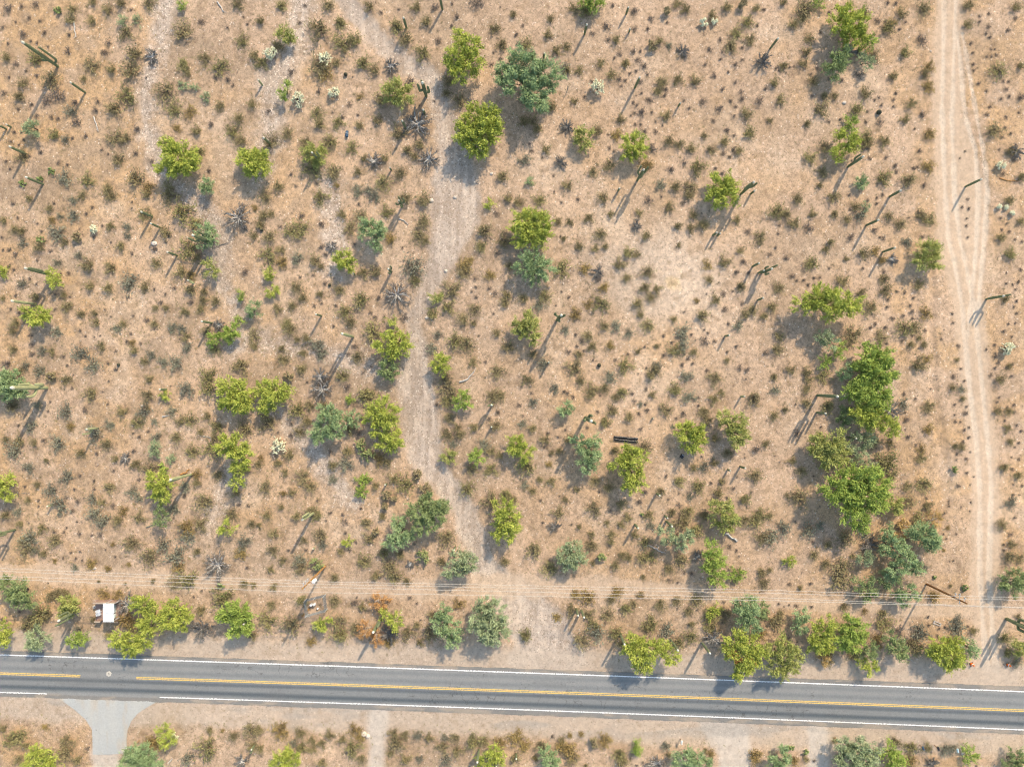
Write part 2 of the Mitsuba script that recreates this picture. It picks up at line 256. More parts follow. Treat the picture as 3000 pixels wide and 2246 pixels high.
# ================= mesh makers =================
rng = np.random.default_rng(7)
def unit(v): return v / np.maximum(np.linalg.norm(v, axis=-1, keepdims=True), 1e-9)
class MB:                                      # collects pieces into one mesh
    def __init__(s): s.v, s.f, s.n = [], [], 0
    def add(s, v, f):
        s.v.append(np.asarray(v, float)); s.f.append(np.asarray(f, int) + s.n); s.n += len(v); return s
    def mesh(s): return trimesh.Trimesh(np.vstack(s.v), np.vstack(s.f), process=False)
def tri(q): return np.vstack([q[:, :3], q[:, [0, 2, 3]]])
def tube(P, R, sides=5, ribs=0, depth=0.12, cap=True):
    P = np.asarray(P, float); R = np.broadcast_to(np.asarray(R, float), (len(P),))
    t = unit(np.gradient(P, axis=0)); a = unit(np.cross(t, np.where(np.abs(t[:, 2:]) < 0.9, [0, 0, 1.0], [1.0, 0, 0])))
    for k in range(1, len(P)):                 # carry the frame along so that ribs run straight
        a[k] = unit(a[k - 1] - t[k] * (a[k - 1] @ t[k]))
    b = np.cross(t, a); g = np.arange(sides) * 2 * np.pi / sides
    m = 1 - depth * (np.arange(sides) % 2) if ribs else np.ones(sides)
    v = P[:, None] + (R[:, None] * m[None])[..., None] * (np.cos(g)[None, :, None] * a[:, None] + np.sin(g)[None, :, None] * b[:, None])
    i, j = np.meshgrid(np.arange(len(P) - 1), np.arange(sides), indexing='ij'); i, j = i.ravel(), j.ravel(); j2 = (j + 1) % sides
    f = tri(np.stack([i * sides + j, i * sides + j2, (i + 1) * sides + j2, (i + 1) * sides + j], -1)); v = v.reshape(-1, 3)
    if cap:
        k = len(v); v = np.vstack([v, P[-1] + t[-1] * R[-1] * 0.5]); o = (len(P) - 1) * sides; s = np.arange(sides)
        f = np.vstack([f, np.stack([o + s, o + (s + 1) % sides, np.full(sides, k)], -1)])
    return v, f
def leaves(C, D, L, W, r):                     # pointed leaf sprays: centre, direction, length, width
    n = len(C); D = unit(D); S = unit(np.cross(D, r.normal(size=(n, 3)) * 0.75 + [0.2, 0.35, 1.0])); L, W = np.broadcast_to(L, (n,))[:, None], np.broadcast_to(W, (n,))[:, None]
    v = np.stack([C - D * L / 2, C + S * W / 2 + D * L * 0.05, C + D * L / 2, C - S * W / 2 + D * L * 0.05], 1).reshape(-1, 3)
    return v, tri(np.arange(4 * n).reshape(n, 4))
def sphere_dirs(r, n, lo=-0.2):
    z = r.uniform(lo, 1, n); a = r.uniform(0, 2 * np.pi, n); s = np.sqrt(1 - z * z)
    return np.stack([s * np.cos(a), s * np.sin(a), z], -1)
def crown_blob(c, R, rz, r, dens=1.0, tuft=0.42, kind='P'):
    """Foliage of one lobe: boughs fan out unevenly and carry feathery sprays of small leaf faces; between the boughs are gaps."""
    nb = int(8 + 3.2 * R); bd = sphere_dirs(r, nb, -0.15); bl = r.uniform(0.72, 1.22, nb)
    n = max(16, int(21.0 * dens * (R / 0.9) ** 1.8))
    d0 = sphere_dirs(r, n, -0.5); near_b = np.argmax(d0 @ bd.T, 1)                 # pull every spray towards its bough
    d = unit(d0 + bd[near_b] * r.uniform(0.5, 1.5, n)[:, None])
    k = r.uniform(0.42, 1.06, n) ** 0.8 * bl[near_b] * (0.80 + 0.40 * meshkit.noise(d * 2.3 + c[:3] * 0.31))
    cc = c + d * np.array([R, R, rz]) * k[:, None]
    per = 21 if kind == 'P' else 23
    out = unit(d + [0, 0, 0.18] + r.normal(size=(n, 3)) * 0.28)
    t = tuft * r.uniform(0.75, 1.4, n)
    o = np.repeat(out, per, 0); T_ = np.repeat(t, per)
    off = r.normal(size=(n * per, 3)) * 0.34
    C = np.repeat(cc, per, 0) + off * T_[:, None] + o * (r.uniform(-0.6, 1.0, n * per) * T_)[:, None]
    D = unit(o + r.normal(size=o.shape) * (0.50 if kind == 'P' else 0.62))
    L = T_ * r.uniform(0.5, 1.05, n * per)
    return leaves(C, D, L, L * (0.27 if kind == 'P' else 0.25), r)
def limb(a, b, r0, r1, r, seg=5, wob=0.12):
    a, b = np.asarray(a, float), np.asarray(b, float); t = np.linspace(0, 1, seg)[:, None]; L = np.linalg.norm(b - a)
    P = a + (b - a) * t + np.sin(t * np.pi) * r.normal(size=3) * L * wob; P[:, 2] += np.sin(t[:, 0] * np.pi) * 0.1 * L
    return P, r0 + (r1 - r0) * t[:, 0]

# ---- plant colours
def leaf(name, a, b, c, f=0.9):
    def fn(p, n, uv, a=a, b=b, c=c, f=f):
        k = fbm(p.x * f, p.y * f, p.z * f, 2); h = noise(p.x * 9, p.y * 9, p.z * 9)
        return mix(mix(a, b, smoothstep(0.3, 0.7, k)), c, smoothstep(0.72, 0.95, h) * 0.7)
    scene[name] = {'type': 'twosided', 'bsdf': {'type': 'diffuse', 'reflectance': mikit.proc(fn)}}
leaf('leaf_P1', (0.45, 0.50, 0.115), (0.275, 0.335, 0.07), (0.56, 0.58, 0.22), 1.5)
leaf('leaf_P2', (0.396, 0.423, 0.149), (0.279, 0.310, 0.095), (0.486, 0.477, 0.225), 1.5)
leaf('leaf_P3', (0.37, 0.47, 0.12), (0.215, 0.30, 0.07), (0.50, 0.57, 0.21), 1.5)
leaf('leaf_M1', (0.329, 0.436, 0.225), (0.211, 0.297, 0.144), (0.432, 0.513, 0.333))
leaf('leaf_M2', (0.369, 0.441, 0.261), (0.248, 0.306, 0.171), (0.477, 0.540, 0.369))
leaf('leaf_M3', (0.285, 0.36, 0.165), (0.18, 0.235, 0.105), (0.42, 0.49, 0.26))
leaf('leaf_dry', (0.46, 0.24, 0.09), (0.32, 0.17, 0.07), (0.55, 0.36, 0.18))
leaf('bush_O', (0.304, 0.262, 0.143), (0.230, 0.198, 0.115), (0.396, 0.345, 0.184), 0.35)
leaf('bush_Q', (0.304, 0.281, 0.129), (0.225, 0.212, 0.101), (0.405, 0.377, 0.175), 0.35)
leaf('bush_S', (0.267, 0.271, 0.198), (0.193, 0.193, 0.152), (0.359, 0.368, 0.276), 0.4)
leaf('bush_Y', (0.36, 0.275, 0.115), (0.27, 0.20, 0.09), (0.44, 0.34, 0.15), 0.4)
leaf('bush_B', (0.20, 0.168, 0.148), (0.15, 0.128, 0.116), (0.29, 0.245, 0.21), 0.5)
solid('twig', (0.24, 0.19, 0.145), (0.17, 0.135, 0.105))
solid('green_bark', (0.20, 0.20, 0.07), (0.15, 0.13, 0.06))
solid('dark_bark', (0.12, 0.095, 0.075), (0.08, 0.065, 0.055))
solid('dead_wood', (0.60, 0.58, 0.55), (0.42, 0.405, 0.385), 3)
solid('dead_wood_dark', (0.24, 0.228, 0.215), (0.15, 0.143, 0.135), 3)
solid('saguaro_skin', (0.195, 0.225, 0.135), (0.135, 0.16, 0.095), 4)
solid('saguaro_skin_pale', (0.40, 0.42, 0.25), (0.28, 0.30, 0.17), 4)
solid('saguaro_tip', (0.74, 0.72, 0.64), (0.58, 0.57, 0.48), 6)
solid('cholla_pale', (0.74, 0.74, 0.56), (0.60, 0.61, 0.43), 4)
solid('cholla_green', (0.34, 0.37, 0.17), (0.22, 0.26, 0.11), 4)
solid('cholla_brown', (0.34, 0.29, 0.17), (0.22, 0.18, 0.11), 4)
solid('pad_green', (0.26, 0.32, 0.13), (0.16, 0.21, 0.09), 4)
solid('barrel_skin', (0.10, 0.10, 0.075), (0.07, 0.07, 0.05), 8)

_count = {}
def num(base):
    k = _count[base] = _count.get(base, -1) + 1
    return base + (f'_{k:03d}' if k else '')
def tag(key, label, cat, group=None):
    labels[key] = {'label': label, 'category': cat}
    if group: labels[key]['group'] = group
LAND = []                                      # named landmarks: x, y, radius, phrase
def part(key, name, mesh, bsdf, smooth=False):
    k = f'{key}__{name}'; i = 0
    while k in scene: i += 1; k = f'{key}__{name}_{i:03d}'
    scene[k] = mikit.ply(mesh, bsdf, smooth=smooth); return k

def tree(shade, tile, blobs, S, extra=None):
    blobs = [(a, b, c * (1.13 if 'grove' in S else 1.0)) for a, b, c in blobs]
    B = np.array(blobs, float) if not isinstance(blobs[0], (int, float)) else np.array([blobs], float)
    r = np.random.default_rng(abs(hash_(S)))
    W = B[:, 2] * MPP / ZM
    cxy = np.array([src(tile, x, y) for x, y, _ in B]); m = (cxy * W[:, None]).sum(0) / W.sum()
    Rt = max((np.hypot(*(cxy - m).T) * MPP + W).max() * 0.85, W.max())
    hc = 0.66 * Rt + 0.35 if Rt > 1.3 else 0.62 * Rt
    big = Rt > 1.55; P = shade[0] == 'P'
    base = ('palo_verde_tree' if P else 'mesquite_tree') if big else 'green_shrub'
    cat = 'tree' if big else 'shrub'
    key = num(base); crown, wood = MB(), MB()
    bx, by = world(*m); bx *= 1 - hc / CAM_H; by *= 1 - hc / CAM_H
    z0 = gz(bx, by); root = np.array([bx, by, z0 - 0.1])
    for (px, py), Rb in zip(cxy, W):
        h = hc * r.uniform(0.85, 1.08) * (0.75 + 0.25 * min(1, Rb / W.max())); rz = min(0.85 * Rb + 0.15, h - 0.1)
        x, y = world(px, py, h); c = np.array([x, y, z0 + h])
        Rg = Rb * 1.02
        crown.add(*crown_blob(c, Rg, rz, r, 1.0 if P else 1.08, min(0.62, 0.30 + 0.11 * Rg) * (1 if P else 0.9), shade[0]))
        Pt, Rr = limb(root, c - [0, 0, 0.15 * rz], 0.045 + 0.028 * Rt, 0.03 + 0.008 * Rb, r); wood.add(*tube(Pt, Rr, 5))
        for _ in range(5 if big else 3):
            d = sphere_dirs(r, 1, 0.1)[0]
            Pt, Rr = limb(c - [0, 0, 0.3 * rz], c + d * [Rg, Rg, rz] * 0.9, 0.02 + 0.008 * Rb, 0.012, r, 4); wood.add(*tube(Pt, Rr, 3))
    part(key, 'trunk', wood.mesh(), 'green_bark' if P else 'dark_bark', 40)
    part(key, 'crown', crown.mesh(), 'leaf_' + shade)
    if extra: part(key, 'dry_foliage', extra(r).mesh(), 'leaf_dry')
    tag(key, S, cat, ('palo verde trees' if P else 'mesquite trees') if big else 'green shrubs')
    LAND.append((*world(*m), W.max(), S))
def hash_(s):
    h = 2166136261
    for ch in s.encode(): h = ((h ^ ch) * 16777619) & 0xFFFFFFFF
    return h

def saguaro(tile, bx, by, tx, ty, S, arms=0, sh=None, h=None, pale=False, fat=1.0, armspec=None):
    b, t = np.array(src(tile, bx, by)), np.array(src(tile, tx, ty)); c = np.array([1500, 1123.0])
    rb, rt = np.linalg.norm(b - c), np.linalg.norm(t - c)
    lean = CAM_H * (1 - rb / max(rt, rb + 1))
    if h is None:
        h = lean
        if sh:
            s = np.linalg.norm(np.array(src(tile, *sh)) - b) * MPP * math.tan(math.radians(SUN_EL)); w = min(1, rb / 1000) * 0.7; h = w * lean + (1 - w) * s
    h = float(np.clip(h, 0.7, 10.5)); r = np.random.default_rng(hash_(S))
    x, y = world(*b); z = gz(x, y); R = (0.14 + 0.016 * h) * fat * r.uniform(0.95, 1.1)
    key = num('saguaro'); skin = 'saguaro_skin_pale' if pale else 'saguaro_skin'
    lx, ly = r.normal(size=2) * 0.012 * h
    def at_h(k): return np.array([x + lx * k, y + ly * k, z + h * k])
    def dome(Pb, R_, d):                       # rounded pale growing tip
        a = np.linspace(0, 1, 4); return tube([Pb + d * R_ * 1.5 * q for q in a], R_ * np.sqrt(np.maximum(1 - a * a, 0.06)), 16, 1, 0.10)
    k = np.linspace(0, 1, 7); prof = R * np.interp(k, [0, 0.08, 0.5, 0.85, 1], [0.78, 0.88, 1.05, 1.0, 0.82])
    m = MB().add(*tube([at_h(q) - [0, 0, 0.15 * (q == 0)] for q in k], prof, 20, 1, 0.16)); part(key, 'trunk', m.mesh(), skin, 30)
    part(key, 'growing_tip', MB().add(*tube([at_h(0.985 - .12 / h) , at_h(1)], [R * 0.86, R * 0.83], 16, 1, 0.10)).add(*dome(at_h(1), R * 0.82, np.array([0, 0, 1.0]))).mesh(), 'saguaro_tip', 30)
    spec = armspec or [(r.uniform(0, 360) if i == 0 else None, r.uniform(0.38, 0.6), r.uniform(0.45, 0.8), r.uniform(0.25, 0.5)) for i in range(arms)]
    a0 = 0
    for i, (ang, k0, reach, up) in enumerate(spec):
        a0 = ang if ang is not None else a0 + 360 / max(len(spec), 1) + r.uniform(-25, 25)
        d = np.array([math.cos(math.radians(a0)), math.sin(math.radians(a0)), 0]); p0 = at_h(k0); Ra = R * 0.72; L = up * h
        q = np.linspace(0, 1, 5); el = [p0 + d * (R * 0.5 + reach * math.sin(v * math.pi / 2)) + [0, 0, reach * 0.8 * (1 - math.cos(v * math.pi / 2))] for v in q]
        pts = el + [el[-1] + [0, 0, L * v] for v in (0.35, 0.7, 1.0)]
        part(key, 'arm', MB().add(*tube(pts, [Ra * 0.8, Ra * 0.95] + [Ra] * 4 + [Ra * 0.97, Ra * 0.8], 14, 1, 0.14)).add(*dome(np.array(pts[-1]), Ra * 0.8, np.array([0, 0, 1.0]))).mesh(), skin, 30)
    tag(key, S, 'cactus', 'saguaro cacti'); LAND.append((x, y, 0.4, S)); return key

def blob_mesh(c, R, sub=1):
    s = trimesh.creation.icosphere(subdivisions=sub, radius=1.0); return np.array(s.vertices) * R + c, np.array(s.faces)
def cholla(tile, px, py, rad, S, look='pale', name='cholla_cactus'):
    R = rad * MPP / ZM; r = np.random.default_rng(hash_(S)); h = R * 0.9 + 0.35; x, y = at(tile, px, py, h * 0.8); z = gz(x, y); key = num(name)
    wood, top = MB(), MB(); n = 10 + int(R * 5)
    wood.add(*tube([[x, y, z - .1], [x, y, z + h * .3], [x, y, z + h * .5]], [.07, .06, .05], 6))
    for i in range(n):
        d = sphere_dirs(r, 1, 0.05)[0]; e = np.array([x, y, z + h * .4]) + d * [R * .7, R * .7, h * .5] * r.uniform(.75, 1.1)
        Pt, Rr = limb([x, y, z + h * r.uniform(.2, .5)], e, .045, .035, r, 4); wood.add(*tube(Pt, Rr, 5))
        for j in range(8):
            dd = unit(d * [1, 1, .7] + r.normal(size=3) * .8); L = r.uniform(.2, .40) * (0.75 + .3 * R); q = e + r.normal(size=3) * .16 * R
            top.add(*tube([q, q + dd * L * .5, q + dd * L], [.065, .095, .07], 6))
    part(key, 'stem', wood.mesh(), 'dark_bark', 40); labels[part(key, 'joints', top.mesh(), 'cholla_' + look, 40)] = {'kind': 'stuff'}
    tag(key, S, 'cactus', 'cholla cacti'); LAND.append((x, y, R, S))
def pads(tile, px, py, rad, S, look='pad_green'):
    R = rad * MPP / ZM; r = np.random.default_rng(hash_(S)); x, y = at(tile, px, py, 0.5); z = gz(x, y); key = num('prickly_pear'); n = 12 + int(R * 9)
    part(key, 'stem', MB().add(*tube([[x, y, z - .1], [x, y, z + .3]], [.09, .06], 6)).mesh(), look, 40)
    for i in range(n):
        d = sphere_dirs(r, 1, 0.1)[0]; c = np.array([x, y, z + .12]) + d * [R * .85, R * .85, min(.8, R * .7)] * r.uniform(.4, 1)
        s = trimesh.creation.icosphere(subdivisions=1); v = np.array(s.vertices) * [.17, .05, .22] * r.uniform(.85, 1.2)
        M = trimesh.transformations.euler_matrix(r.normal() * .5, r.normal() * .5, r.uniform(0, 6.3))[:3, :3]; part(key, 'pad', trimesh.Trimesh(v @ M.T + c, s.faces, process=False), look, True)
    tag(key, S, 'cactus', 'prickly pear cacti'); LAND.append((x, y, R, S))
def dead(tile, px, py, rad, S, wood='dead_wood', lift=0.75, n=None):
    """Leafless tree: limbs fanning from the butt, each forking twice."""
    R = rad * MPP / ZM; r = np.random.default_rng(hash_(S)); x, y = at(tile, px, py, .4); z = gz(x, y); key = num('dead_tree'); m, tw = MB(), MB()
    m.add(*tube([[x, y, z - .15], [x, y, z + .2], [x, y, z + .35]], [.13, .11, .09], 7)); n = n or 11 + int(4.5 * R)
    for i in range(n):
        a = i * 2 * np.pi / n + r.normal() * .3; L = R * r.uniform(.6, 1.05); e = np.array([x + L * math.cos(a), y + L * math.sin(a), z + lift * R * r.uniform(.1, .7) + .1])
        Pt, Rr = limb([x, y, z + .25], e, .10 + .02 * R, .04, r, 6, .1); m.add(*tube(Pt, Rr, 5))
        for j in range(20):
            k = r.integers(1, 6); d = unit(unit(e - [x, y, z]) + r.normal(size=3) * .55); Pt2, Rr2 = limb(Pt[k], Pt[k] + d * L * r.uniform(.2, .5), 0.045, .022, r, 4); tw.add(*tube(Pt2, Rr2, 3))
    part(key, 'trunk', m.mesh(), wood, 40); labels[part(key, 'twigs', tw.mesh(), 'dead_wood_dark')] = {'kind': 'stuff'}
    tag(key, S, 'dead tree', 'leafless dead trees'); LAND.append((x, y, R, S))
def log(tile, pts, rad, S, wood='dead_wood', forks=2):
    r = np.random.default_rng(hash_(S)); P = [[*at(tile, a, b), 0] for a, b in pts]; P = np.array([[a, b, gz(a, b) + rad * .9] for a, b, _ in P]); key = num('fallen_branch')
    t = np.linspace(0, len(P) - 1, 4 * len(P)); Q = np.stack([np.interp(t, range(len(P)), P[:, k]) for k in range(3)], -1); Q[:, :2] += r.normal(size=(len(Q), 2)) * rad * .35
    m = MB().add(*tube(Q, np.linspace(rad, rad * .5, len(Q)), 8))
    for i in range(forks):
        k = r.integers(len(Q) // 3, len(Q)); d = unit(unit(Q[-1] - Q[0]) + r.normal(size=3) * .7); d[2] = abs(d[2]) * .4; m.add(*tube(*limb(Q[k], Q[k] + d * r.uniform(.5, 1.1), rad * .45, rad * .15, r), 5))
    scene[key] = mikit.ply(m.mesh(), wood, smooth=40); tag(key, S, 'fallen branch', 'fallen branches'); LAND.append((*P[0][:2], .6, S))
